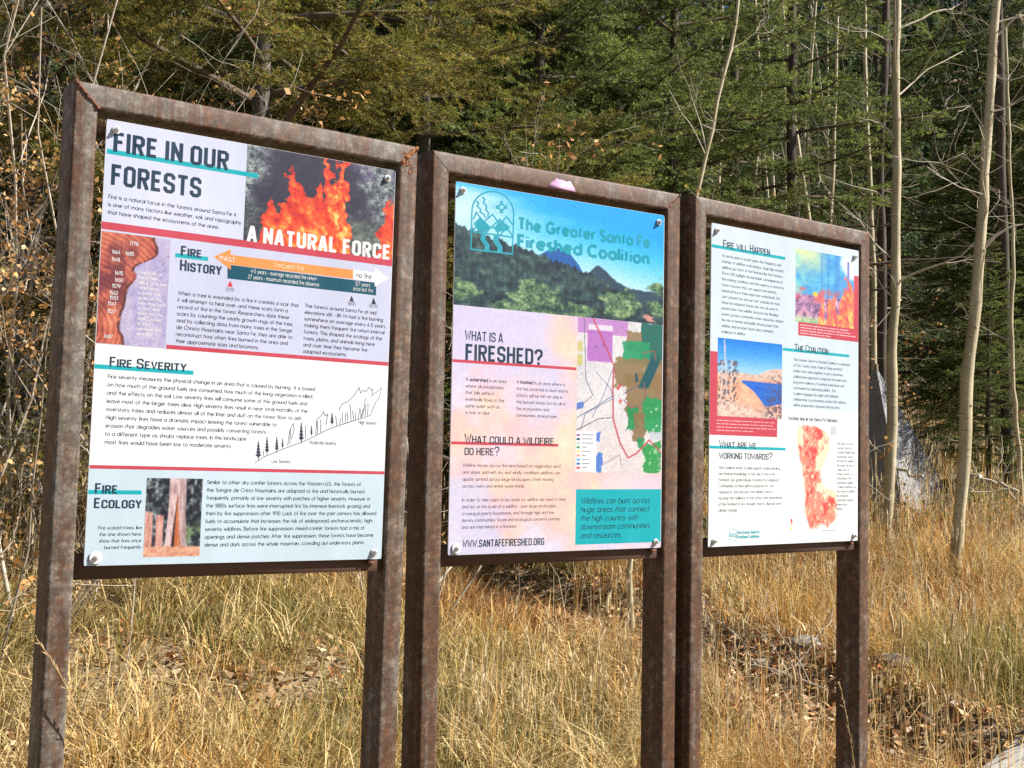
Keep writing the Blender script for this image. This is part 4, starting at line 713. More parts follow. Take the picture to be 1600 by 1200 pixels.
PRINT_COALITION = [
 ('rect', 0.0002, 0.439, 0.7401, 1.0, 'paleb3', 0),
 ('rect', 0.0002, -0.0, 0.7401, 0.439, 'white3', 0),
 ('rect', 0.0013, 0.9235, 0.3502, 0.9334, 'teal', 3),
 ('line', 'Fire will Happen', 0.0529, 0.2742, 0.9286, 0.025, 'head', 'navy', 11, 0),
 ('para', ["As we've seen in recent years the frequency and", 'intensity of wildfires is increasing. Large high-severity', 'wildfires just north of the Fireshed, like the Pacheco', 'Fire in 2011, highlight the inevitable consequences of', 'the existing conditions and the urgency to restore a', 'forest structure that can support low-severity,', 'beneficial fire in these important watersheds. We', "can't prevent fire and we can't exclude fire from", 'these fire-adapted forests, but we can work to', 'protect lives from wildfire and post-fire flooding', 'events, protect community water resources, reduce', 'the risk to homes and public infrastructure from', 'wildfire, and increase forest and community', 'resilience to wildfire.'], 0.05, 0.3425, 0.8995, 0.6614, 1, 'body', 'ink', 7, 0, 'l'),
 ('rect', 0.4184, 0.6818, 0.7394, 0.9107, 'red', 1),
 ('pic', 0.4032, 0.7262, 0.7135, 0.9694, 'pile', 80, 100, 2),
 ('para', ['=========== ======= ====== ======= == ========', '===== ===== === ====== == ======= ===== == ======', '======= ======= ==== = ======== == == ====== === =====', '======== ======= == === ====='], 0.4267, 0.6938, 0.7135, 0.686, 1, 'greek', 'pinkish', 7, 0, 'l'),
 ('rect', 0.3407, 0.6256, 0.6889, 0.6351, 'teal', 3),
 ('line', 'The Coalition', 0.4002, 0.5748, 0.6282, 0.0241, 'head', 'navy', 11, 0),
 ('para', ['The Greater Santa Fe Fireshed Coalition is comprised', 'of City, County, State, Federal, Tribal and NGO', 'entities that came together to use a proactive,', 'collaborative approach to improve the health and', 'long-term resilience of forested watersheds and', 'communities by addressing wildfire.  The', 'Coalition engages the public and facilitates', 'collaborative cross-boundary actions that address', 'wildfire preparation, response and recovery.'], 0.396, 0.6908, 0.5963, 0.4472, 0, 'body', 'ink', 7, 0, 'l'),
 ('rect', 0.0, 0.3433, 0.3168, 0.6013, 'red', 1),
 ('pic', 0.0332, 0.4023, 0.3381, 0.6453, 'lake', 90, 100, 2),
 ('para', ['====== =======  == ======== ======= ==== ==== === === ==== == ====', '==== === ==== ======= == == ========= == ==== == ======== == ===', '===== === ======= ==== == ==== === == ==== ====== ======= ==== ====', '===== == ===== ===== == === = ===== ====='], 0.0319, 0.293, 0.3861, 0.3552, 1, 'greek', 'pinkish', 7, 0, 'l'),
 ('rect', 0.0011, 0.301, 0.3588, 0.3101, 'teal', 3),
 ('line', 'What are we', 0.0447, 0.2157, 0.3044, 0.0229, 'head', 'navy', 11, 0),
 ('line', 'working towards?', 0.0449, 0.2936, 0.2704, 0.0229, 'head', 'navy', 11, 0),
 ('para', ['The Coalition works to build support, understanding,', 'and shared knowledge of the role of fire in the', 'Fireshed. Our goals include fostering Fire Adapted', 'Communities so they will be prepared for, can', 'respond to, and recover from wildfire, and to', 'increase the resilience of the forests and watersheds', 'of the Fireshed to fire, drought, insects, disease, and', 'climate change.'], 0.0442, 0.3318, 0.2389, 0.1074, 0, 'body', 'ink', 7, 0, 'l'),
 ('line', 'Wildfire risk in the Santa Fe Fireshed', 0.3705, 0.6257, 0.4011, 0.0115, 'head', 'navy', 12, 0),
 ('pic', 0.3863, 0.0388, 0.6336, 0.3956, 'risk', 76, 120, 2),
 ('rect', 0.5898, 0.3572, 0.619, 0.3855, 'lgrey', 3),
 ('para', ['This map from the', 'Greater Santa Fe', 'Fireshed Wildfire Risk', 'Assessment shows', 'the risk that wildfire', 'will cause the loss of', 'values such as', 'homes, forests, or', 'watersheds. The', 'assessment guides', 'Coalition members as', 'they invest in wildfire', 'risk reduction', 'especially in places', 'where risk is', 'highest.'], 0.6246, 0.7224, 0.3258, 0.1061, 2, 'body', 'ink', 7, 0, 'l'),
 ('rect', 0.3865, 0.0705, 0.3955, 0.0793, 'redtri', 2),
 ('rect', 0.3865, 0.0617, 0.3956, 0.0705, 'pink', 2),
 ('rect', 0.3866, 0.0529, 0.3956, 0.0617, 'cream', 2),
 ('rect', 0.3866, 0.0441, 0.3957, 0.0529, 'yellow', 2),
 ('strokes', [[(0.5508, 0.0413), (0.5508, 0.037), (0.6173, 0.0375), (0.6173, 0.0418)]], 0.0013333333333333335, 'grey', 3),
 ('line', 'The Greater Santa Fe', 0.1307, 0.2357, 0.0373, 0.0101, 'bold', 'teal', None, 0),
 ('line', 'Fireshed Coalition', 0.1307, 0.2342, 0.0236, 0.0107, 'bold', 'teal', None, 0),
 ('strokes', [[(0.0935, 0.0206), (0.094, 0.0426), (0.0943, 0.0449), (0.0952, 0.047), (0.0968, 0.0489), (0.0988, 0.0506), (0.1013, 0.052), (0.1041, 0.053), (0.1072, 0.0535), (0.1105, 0.0536), (0.1137, 0.0532), (0.1168, 0.0523), (0.1197, 0.0511), (0.1222, 0.0494), (0.1243, 0.0475), (0.1259, 0.0452), (0.1268, 0.0428), (0.1271, 0.0404), (0.1263, 0.0173), (0.0935, 0.0206)], [(0.0951, 0.0377), (0.0975, 0.0417), (0.1034, 0.036), (0.1103, 0.0403), (0.1161, 0.0345), (0.1217, 0.039), (0.1264, 0.0343)], [(0.0954, 0.0348), (0.1007, 0.0384), (0.109, 0.0326), (0.116, 0.0374), (0.1241, 0.0324)], [(0.0949, 0.0307), (0.1261, 0.027)], [(0.0949, 0.0309), (0.0961, 0.0321), (0.0973, 0.0332), (0.0986, 0.0339), (0.0998, 0.0341), (0.101, 0.0337), (0.1023, 0.0327), (0.1035, 0.0314), (0.1047, 0.0299)], [(0.1055, 0.0297), (0.1068, 0.031), (0.108, 0.0321), (0.1092, 0.0327), (0.1105, 0.0329), (0.1117, 0.0325), (0.1129, 0.0316), (0.1142, 0.0303), (0.1154, 0.0288)], [(0.1168, 0.0283), (0.118, 0.0295), (0.1192, 0.0306), (0.1205, 0.0313), (0.1217, 0.0315), (0.1229, 0.0311), (0.1242, 0.0301), (0.1254, 0.0288), (0.1267, 0.0273)]], 0.0015, 'teal', 3),
]

# ------------------------------------------------------------------ the three signs
S = 0.9144                    # panel height in metres
PW, PH = 0.74 * S, S          # panel size
TW, TD = 0.0541 * S, 0.0996 * S   # steel tube: face width, depth
ML, MR, MT = 0.0200 * S, 0.0115 * S, 0.0210 * S   # gaps between panel and frame
picture_mat = col_mat('printed_picture', 0.4, spec=0.35)
steel_mats = [rust_mat('rusty_grey_steel', 0.08), rust_mat('rusty_brown_steel', 0.5), rust_mat('rusty_red_steel', 0.4)]
weld_mat = bark_mat('weld_rust', [(0.3, (0.10, 0.045, 0.03)), (0.7, (0.26, 0.12, 0.075))], 90, (1, 1, 1), 0.6, 0.6)
patch_mat = bark_mat('orange_rust', [(0.3, (0.16, 0.06, 0.03)), (0.6, (0.42, 0.18, 0.07)), (0.8, (0.6, 0.45, 0.28))], 160, (1, 1, 1), 0.8, 0.8)
bar_mat = flat_mat('dark_steel_bar', (0.09, 0.05, 0.035), 0.7)
bolt_mat = flat_mat('zinc_bolt', (0.62, 0.62, 0.62), 0.35, 0.5, 0.7)
washer_mat = flat_mat('pale_washer', (0.66, 0.67, 0.68), 0.3, 0.5)
panel_mat = flat_mat('panel_sheet', tuple(float(x) for x in s2l((236, 238, 240)) * PAPER), 0.4, 0.4)

def profile(r=0.0065, n=4):
    """Rounded tube section: a = in-plane offset (outward), b = depth (backward)."""
    p = []
    for cx, cy, a0 in ((TW - r, r, -90), (TW - r, TD - r, 0), (r, TD - r, 90), (r, r, 180)):
        for i in range(n + 1):
            t = math.radians(a0 + 90 * i / n); p.append((cx + r * math.cos(t), cy + r * math.sin(t)))
    return np.array(p)
PROF = profile()

def sweep(mb, ends):
    """ends: two (origin xz, outward xz vector) pairs; section is swept between them (mitres come from a diagonal outward vector)."""
    k = len(PROF); rings = []
    for (o, d) in ends:
        rings.append(np.column_stack([o[0] + PROF[:, 0] * d[0], PROF[:, 1], o[1] + PROF[:, 0] * d[1]]))
    j = np.arange(k); j2 = (j + 1) % k
    mb.add(np.concatenate(rings), np.stack([j, j2, k + j2, k + j], 1))
    for r_ in (0, 1):
        mb.add(rings[r_], [list(range(k))] if r_ == 0 else [list(range(k))[::-1]])

def build_print(layers, panel, k):
    Sx = S; texts = {}
    for n_it, it in enumerate(layers):
        kind = it[0]
        if kind == 'rect':
            _, x0, z0, x1, z1, c, lay = it
            pr = texts.setdefault(('band', c, n_it), Print())
            x0, x1 = max(0.0006, x0), min(0.7394, x1); z0, z1 = max(0.0006, z0), min(0.9994, z1)
            pr.shape(np.array([(x0, z0), (x1, z0), (x1, z1), (x0, z1)]) * Sx, np.array([[0, 1, 2, 3]]), 0.00006 + lay * 0.00005)
        elif kind == 'poly':
            _, pts, c, lay = it
            pr = texts.setdefault(('mark', c, n_it), Print())
            p = np.array(pts) * Sx
            a2 = np.sum(p[:, 0] * np.roll(p[:, 1], -1) - np.roll(p[:, 0], -1) * p[:, 1])
            if a2 < 0: p = p[::-1]
            # triangulate by ear clipping through mathutils
            from mathutils.geometry import tessellate_polygon
            tr = tessellate_polygon([[Vector((a, b, 0)) for a, b in p]])
            pr.shape(p, np.array(tr), 0.00006 + lay * 0.00005)
        elif kind == 'pic':
            _, x0, z0, x1, z1, nm, nx, ny, lay = it
            x0, x1 = max(0.0006, x0), min(0.7394, x1); z0, z1 = max(0.0006, z0), min(0.9994, z1)
            uu, vv = np.meshgrid(np.linspace(0, 1, nx), np.linspace(0, 1, ny))
            c = PICS[nm][1](uu, vv); gr = hash2(np.floor(uu * nx), np.floor(vv * ny), 3) - .5; ga = .35 if nm in ('fadedfire', 'risk') else 1.0; c = np.clip(c * (1 + .13 * ga * gr[..., None]) + 7 * ga * gr[..., None], 0, 255)
            V = np.column_stack([(x0 + uu.ravel() * (x1 - x0)) * Sx, np.full(uu.size, -0.00006 - lay * 0.00005), (z0 + vv.ravel() * (z1 - z0)) * Sx])
            i = (np.arange(ny - 1)[:, None] * nx + np.arange(nx - 1)[None, :]).ravel()
            mesh_obj(PICS[nm][0], V, [np.stack([i, i + 1, i + nx + 1, i + nx], 1)], picture_mat, panel, (s2l(c) * PAPER).reshape(-1, 3))
        elif kind == 'strokes':
            _, pl, w, c, lay = it
            pr = texts.setdefault(('drawing', c, n_it), Print())
            for q in pl:
                v, f = ribbon(np.array(q) * Sx, w * Sx / 2); pr.shape(v, f, 0.00006 + lay * 0.00005)
        elif kind == 'line':
            _, t, x0, x1, b, cap, font, c, wt, ital = it
            pr = texts.setdefault(('heading' if font != 'body' else 'lettering', c, n_it), Print())
            set_line(pr, t, x0 * Sx, x1 * Sx, b * Sx, cap * Sx, font, wt, ital, 0.0004)
        elif kind == 'para':
            _, lines, x0, xr, b0, b1, ref, font, c, wt, ital, al = it
            pr = texts.setdefault(('lettering', c, n_it), Print())
            dummy = Print(); sc, tot = set_line(dummy, lines[ref], x0 * Sx, xr * Sx, 0, 0, font, wt, ital, 0.0004)
            for i, ln in enumerate(lines):
                b = (b0 + (b1 - b0) * i / max(1, len(lines) - 1)) * Sx
                xx = x0 * Sx
                if al == 'r':
                    d2 = Print(); _, tt = set_line(d2, ln, 0, 1, 0, 0, font, wt, ital, 0, natural=sc); xx = xr * Sx - tt * sc
                set_line(pr, ln, xx, 0, b, 0, font, wt, ital, 0.0004, natural=sc)
    names = {'band': 'colour_band', 'mark': 'graphic', 'drawing': 'line_drawing', 'heading': 'heading', 'lettering': 'text_block'}
    for (kd, c, lay), pr in texts.items():
        pr.b.build(names[kd], ink(c), panel)

def add_bolts(root, k, rng):
    for i, (x, z) in enumerate([(0.022, 0.978), (0.716, 0.976), (0.718, 0.018), (0.024, 0.018)]):
        mb = MB(); x *= S; z *= S
        th = np.arange(6) * math.pi / 3 + rng.random()
        def disc(r, y, n): 
            t = np.arange(n) * 2 * math.pi / n + th[0]; return np.column_stack([x + r * np.cos(t), np.full(n, y), z + r * np.sin(t)])
        def stack(rs, n):
            R = [disc(r, y, n) for r, y in rs]; j = np.arange(n); j2 = (j + 1) % n
            for a in range(len(R) - 1): mb.add(np.concatenate([R[a], R[a + 1]]), np.stack([j, j2, n + j2, n + j], 1))
            mb.add(R[-1], [list(range(n))])
        stack([(0.0060, -0.0035), (0.0060, -0.008), (0.0048, -0.0096)], 6)
        stack([(0.0030, -0.0094), (0.0030, -0.0130), (0.0022, -0.0138)], 10)
        b = mb.build('bolt', bolt_mat, root)
        mb = MB(); r = 0.0088 if not (i == 3 and k < 2) else 0.0135
        x0, z0 = x, z
        n = 18; j = np.arange(n); j2 = (j + 1) % n
        A = disc(r, -0.0028, n); B = disc(r * .9, -0.0042, n)
        A[:, 1] -= 0.0012 * (np.sin(j * 2.3 + k) > 0.3) * (r > .015)
        mb.add(np.concatenate([A, B]), np.stack([j, j2, n + j2, n + j], 1)); mb.add(B, [list(range(n))])
        mb.build('washer', washer_mat, b)

def build_sign(k, pos, yaw, lean, tilt, layers, label):
    rng = np.random.default_rng(5 + k)
    cz, sz, cx, sx, cy, sy = math.cos(yaw), math.sin(yaw), math.cos(lean), math.sin(lean), math.cos(tilt), math.sin(tilt)
    R = np.array([[cz, -sz, 0], [sz, cz, 0], [0, 0, 1]]) @ np.array([[1, 0, 0], [0, cx, -sx], [0, sx, cx]]) @ np.array([[cy, 0, sy], [0, 1, 0], [-sy, 0, cy]])
    P0 = np.array(pos) * S + CAM
    h0 = P0[2] + 0.12                      # posts run down into the ground
    base = P0 + R @ np.array([PW / 2, 0, -P0[2]])
    root = empty('info_sign', base)
    Mw = Matrix.Identity(4)
    for i in range(3):
        for j in range(3): Mw[i][j] = R[i, j]
        Mw[i][3] = base[i]
    root.matrix_world = Mw
    tag(root, label, 'sign', 'rusty steel information signs')
    off = np.array([-PW / 2, 0, P0[2]])    # panel corner in the sign's own space
    sm_ = steel_mats[k]
    xl, xr_, zt, zb = -ML, PW + MR, PH + MT, -h0
    def part(name, fn, mat, parent=root):
        mb = MB(); fn(mb); 
        for a in mb.v: a += off
        return mb.build(name, mat, parent)
    part('post', lambda m: sweep(m, [((xl, zb), (-1, 0)), ((xl, zt), (-1, 1))]), sm_)
    part('post', lambda m: sweep(m, [((xr_, zt), (1, 1)), ((xr_, zb), (1, 0))]), sm_)
    part('top_beam', lambda m: sweep(m, [((xl, zt), (-1, 1)), ((xr_, zt), (1, 1))]), sm_)
    part('cross_bar', lambda m: m.box((xl + 0.001, 0.014, -0.032 * 0.9), (xr_ - 0.001, 0.05, 0.022)), bar_mat)
    part('cross_bar', lambda m: m.box((xl + 0.001, 0.014, PH - 0.034), (xr_ - 0.001, 0.05, PH - 0.004)), sm_)
    def bead(m):
        n = 26; t = np.linspace(0.02, 1.02, n)
        p = np.column_stack([xl - TW * (1 - t), -0.0005 + 0 * t, zt + TW * (1 - t)])
        p += rng.normal(size=p.shape) * 0.0009
        m.tube(p, (0.0042 if k == 0 else 0.0004) * (1 + 0.22 * np.sin(np.arange(n) * 2.4)), 7, True, 0.12, rng)
    part('weld_bead', bead, weld_mat)
    def bead2(m):
        n = 22; t = np.linspace(0.05, 0.98, n)
        p = np.column_stack([xr_ + TW * (1 - t), 0.0004 + 0 * t, zt + TW * (1 - t)]) + rng.normal(size=(n, 3)) * 0.0012
        m.tube(p, (0.004 if k == 0 else 0.0018) * (1 + 0.4 * rng.random(n)), 7, True, 0.2, rng)
        if k == 0:
            for q in range(34):
                a, b = rng.random(2); x = xr_ + .004 + a * TW * .6; z = zt - 0.022 + b * TW * 1.1
                m.tube([(x, 0.0, z), (x + .003, -0.0004, z + .002), (x + .006 * rng.random(), 0.0, z + .007 * rng.random())], [.0008, .0022, .0008], 6, True, .2, rng)
    part('weld_bead', bead2, patch_mat if k == 0 else weld_mat)
    part('nut', lambda m: m.box((0.706 * S, 0.003, -0.012), (0.722 * S, 0.012, -0.001)), weld_mat)
    # the panel sheet: slightly rounded corners, 3 mm thick
    mb = MB(); r = 0.006; pts = []
    for cx_, cz_, a0 in ((PW - r, r, -90), (PW - r, PH - r, 0), (r, PH - r, 90), (r, r, 180)):
        for i in range(4):
            t = math.radians(a0 + 30 * i); pts.append((cx_ + r * math.cos(t), cz_ + r * math.sin(t)))
    pts = np.array(pts); n = len(pts)
    F = np.column_stack([pts[:, 0], 0 * pts[:, 0], pts[:, 1]]); Bk = F + [0, 0.004, 0]
    mb.add(F, [list(range(n))]); mb.add(Bk, [list(range(n))[::-1]]); j = np.arange(n); j2 = (j + 1) % n
    mb.add(np.concatenate([F, Bk]), np.stack([j, n + j, n + j2, j2], 1))
    panel = mb.build('panel', panel_mat, root)
    panel.location = tuple(off)
    build_print(layers, panel, k)
    n0 = set(root.children)
    add_bolts(root, k, rng)
    for c in root.children:
        if c not in n0: c.location = tuple(off)
    return root, R, P0

SIGN_POSE = [([-0.93318, 2.69666, -0.26316], 0.59959, 0.00351, 0.00755), ([-0.15878, 3.23397, -0.26608], 0.59343, -0.00096, -0.00469),
             ([0.60965, 3.73312, -0.26429], 0.65815, -0.00048, -0.00272)]
signs = []
for k, (lay, lab) in enumerate([(PRINT_FIRE, 'sign with wildfire photo headed Fire In Our Forests in a grey rusty steel frame'),
                                (PRINT_FIRESHED, 'middle sign with blue mountain photo and map asking What Is A Fireshed'),
                                (PRINT_COALITION, 'right sign with reservoir photo and red risk map headed Fire Will Happen')]):
    p, yaw, lean, tilt = SIGN_POSE[k]
    signs.append(build_sign(k, p, yaw, lean, tilt, lay, lab))

# pink sticker on the middle sign's top beam
def build_sticker():
    root, R, P0 = signs[1]
    out = np.array([(-.043, .001), (.045, .001), (.043, .009), (.036, .018), (.031, .026), (.026, .031), (.016, .027), (.002, .030), (-.010, .029), (-.016, .033), (-.022, .026), (-.032, .020), (-.036, .013), (-.042, .011)]) * [1, .86]
    n = len(out); x0 = 0.352 * S; z0 = PH + MT + 0.004
    F = np.column_stack([x0 + out[:, 0], np.full(n, -0.0012), z0 + out[:, 1]]); B = F + [0, 0.001, 0]
    j = np.arange(n); j2 = (j + 1) % n
    loc = P0 + R @ np.array([x0, -0.001, z0])
    V = np.concatenate([F, B])[:, :] @ R.T + P0 - loc
    o = mesh_obj('sticker', V, [np.array([list(range(n))]), np.stack([j, n + j, n + j2, j2], 1)], flat_mat('pink_vinyl', (0.50, 0.27, 0.42), 0.6))
    o.location = tuple(loc)
    tag(o, 'small pale pink sticker on the top beam of the middle sign', 'sticker')
build_sticker()

# ------------------------------------------------------------------ ground
def ss(a, b, x): t = np.clip((x - a) / (b - a), 0, 1); return t * t * (3 - 2 * t)
GULLY = np.array([(0.1, 9.4), (0.75, 8.6), (1.15, 7.6), (1.6, 6.9), (1.95, 6.2), (2.5, 5.6), (3.2, 4.6)])
def gully_dist(x, y):
    d = np.full(np.shape(x), 99.0)
    for (x0, y0), (x1, y1) in zip(GULLY[:-1], GULLY[1:]):
        dx, dy = x1 - x0, y1 - y0; t = np.clip(((x - x0) * dx + (y - y0) * dy) / (dx * dx + dy * dy), 0, 1)
        d = np.minimum(d, np.hypot(x - x0 - t * dx, y - y0 - t * dy))
    return d
def ground(x, y):
    x = np.asarray(x, float); y = np.asarray(y, float)
    z = 0.108 * np.maximum(0, y - 4.7) + 0.03 * np.maximum(0, y - 11) * ss(60, 30, y)
    z = z + 0.27 * np.maximum(0, -x - 0.3) * ss(4.5, 8, y) * ss(60, 25, y)
    e = 0.27 + 0.30 * np.clip(x / np.maximum(y, 1) - 0.12, 0, 0.6)
    z = z + ss(34, 120, y) * np.maximum(y - 20, 0) * e * (1 - 0.75 * ss(125, 200, y))
    z = z + 0.10 * (vn(x * .9 + 7, y * .9, 3) - .5) + 0.05 * (vn(x * 2.7, y * 2.7, 5) - .5)
    z = z + ss(20, 60, y) * 3.0 * (vn(x * .06, y * .06, 8) - .5)
    g = gully_dist(x, y)
    z = z - 0.16 * ss(0.55, 0.1, g) + 0.04 * ss(0.9, 0.55, g) * ss(0.3, 0.6, g)
    return z
def gz(x, y): return float(ground(np.array([x]), np.array([y]))[0])
def hit(px, py, y0=4.0, y1=80):
    """Where the sight line of a photograph pixel meets the ground."""
    for y in np.arange(y0, y1, 0.05):
        p = pix(px, py, y)
        if p[2] <= gz(p[0], p[1]): return p
    return pix(px, py, y1)

def soil_material():
    m, n, l, p = new_mat('forest_soil')
    a = noise(n, l, 1.3, 5); b = noise(n, l, 14, 6, rough=0.7); c = noise(n, l, 90, 4)
    r1 = ramp(n, [(0.3, (0.14, 0.105, 0.07)), (0.5, (0.27, 0.21, 0.14)), (0.72, (0.40, 0.33, 0.23))]); l.new(b.outputs[0], r1.inputs[0])
    r2 = ramp(n, [(0.35, (0.75, 0.7, 0.62)), (0.65, (1.2, 1.12, 1.0))]); l.new(a.outputs[0], r2.inputs[0])
    r3 = ramp(n, [(0.3, (0.55, 0.55, 0.55)), (0.6, (1.15, 1.15, 1.15))]); l.new(c.outputs[0], r3.inputs[0])
    col = mixc(n, l, 1.0, mixc(n, l, 1.0, r1.outputs[0], r2.outputs[0], 'MULTIPLY'), r3.outputs[0], 'MULTIPLY')
    l.new(col, p.inputs['Base Color']); p.inputs['Roughness'].default_value = 0.95; p.inputs['Specular IOR Level'].default_value = 0.1
    bp = n.new('ShaderNodeBump'); bp.inputs['Strength'].default_value = 0.8; bp.inputs['Distance'].default_value = 0.03
    l.new(b.outputs[0], bp.inputs['Height']); l.new(bp.outputs[0], p.inputs['Normal'])
    return m
soil = soil_material()
def build_ground():
    xs = np.concatenate([np.linspace(-160, -9, 26), np.linspace(-8.6, 9.4, 150), np.linspace(10, 190, 30)])
    ys = np.concatenate([np.linspace(-30, 3.5, 12), np.linspace(3.8, 16, 120), np.linspace(16.4, 40, 40), np.linspace(42, 260, 40)])
    X, Y = np.meshgrid(xs, ys); Z = ground(X, Y); nx, ny = len(xs), len(ys)
    i = (np.arange(ny - 1)[:, None] * nx + np.arange(nx - 1)[None, :]).ravel()
    o = mesh_obj('ground', np.column_stack([X.ravel(), Y.ravel(), Z.ravel()]), [np.stack([i, i + 1, i + nx + 1, i + nx], 1)], soil, smooth=True)
    tag(o, kind='structure')
build_ground()

# pale concrete path that just enters the picture at the lower right
pa, pb = hit(1540, 1205, 3.5), hit(1640, 1133, 3.5)
def build_path():
    d = (pb - pa); d[2] = 0; d /= np.linalg.norm(d); nrm = np.array([d[1], -d[0], 0])
    mb = MB(); V = []; n = 24
    for i in range(n):
        t = -1.2 + i * 0.28; c = pa + d * t
        for w in (0.0, 0.03, 1.45):
            q = c + nrm * w; V.append((q[0], q[1], gz(c[0], c[1]) + (0.02 if w > 0 else 0.012)))
    V = np.array(V); i = np.arange(n - 1) * 3
    mb.add(V, np.concatenate([np.stack([i, i + 1, i + 4, i + 3], 1), np.stack([i + 1, i + 2, i + 5, i + 4], 1)])[:, ::-1])
    W = V[::3].copy(); W2 = W - [0, 0, 0.12]; k = np.arange(n - 1)
    mb.add(np.concatenate([W, W2]), np.stack([k, k + 1, n + k + 1, n + k], 1))
    o = mb.build('path', bark_mat('pale_concrete', [(0.3, (0.46, 0.43, 0.38)), (0.7, (0.66, 0.62, 0.56))], 30, (1, 1, 1), 0.2, 0.9))
    tag(o, kind='structure')
build_path()

# ------------------------------------------------------------------ grass (nobody could count it)
grass_mat = col_mat('dry_grass_blades', 0.55, 0.3, 0.3)
STRAW = s2l(np.array([(226, 190, 112), (214, 166, 88), (236, 208, 142), (200, 146, 78), (186, 150, 82), (214, 162, 94), (150, 138, 72), (164, 112, 62)]))
def blades(base, h, lean_dir, lean, width, col, rng):
    """Curved two-segment blades: 5 vertices, one quad and... built as quad + quad-to-tip triangle."""
    n = len(base)
    a = rng.random(n) * 2 * math.pi; side = np.stack([np.cos(a), np.sin(a), np.zeros(n)], 1) * (width / 2)[:, None]
    up = np.zeros((n, 3)); up[:, 2] = h
    ld = np.concatenate([lean_dir, np.zeros((n, 1))], 1)
    p1 = base + up * .5 + ld * (h * lean * .28)[:, None]
    p2 = base + up * (0.98 - .35 * lean ** 2)[:, None] + ld * (h * lean)[:, None]
    V = np.stack([base - side, base + side, p1 + side * .85, p1 - side * .85, p2], 1).reshape(-1, 3)
    i = np.arange(n) * 5
    return V, np.stack([i, i + 1, i + 2, i + 3], 1), np.stack([i + 3, i + 2, i + 4], 1), np.repeat(col, 5, 0)

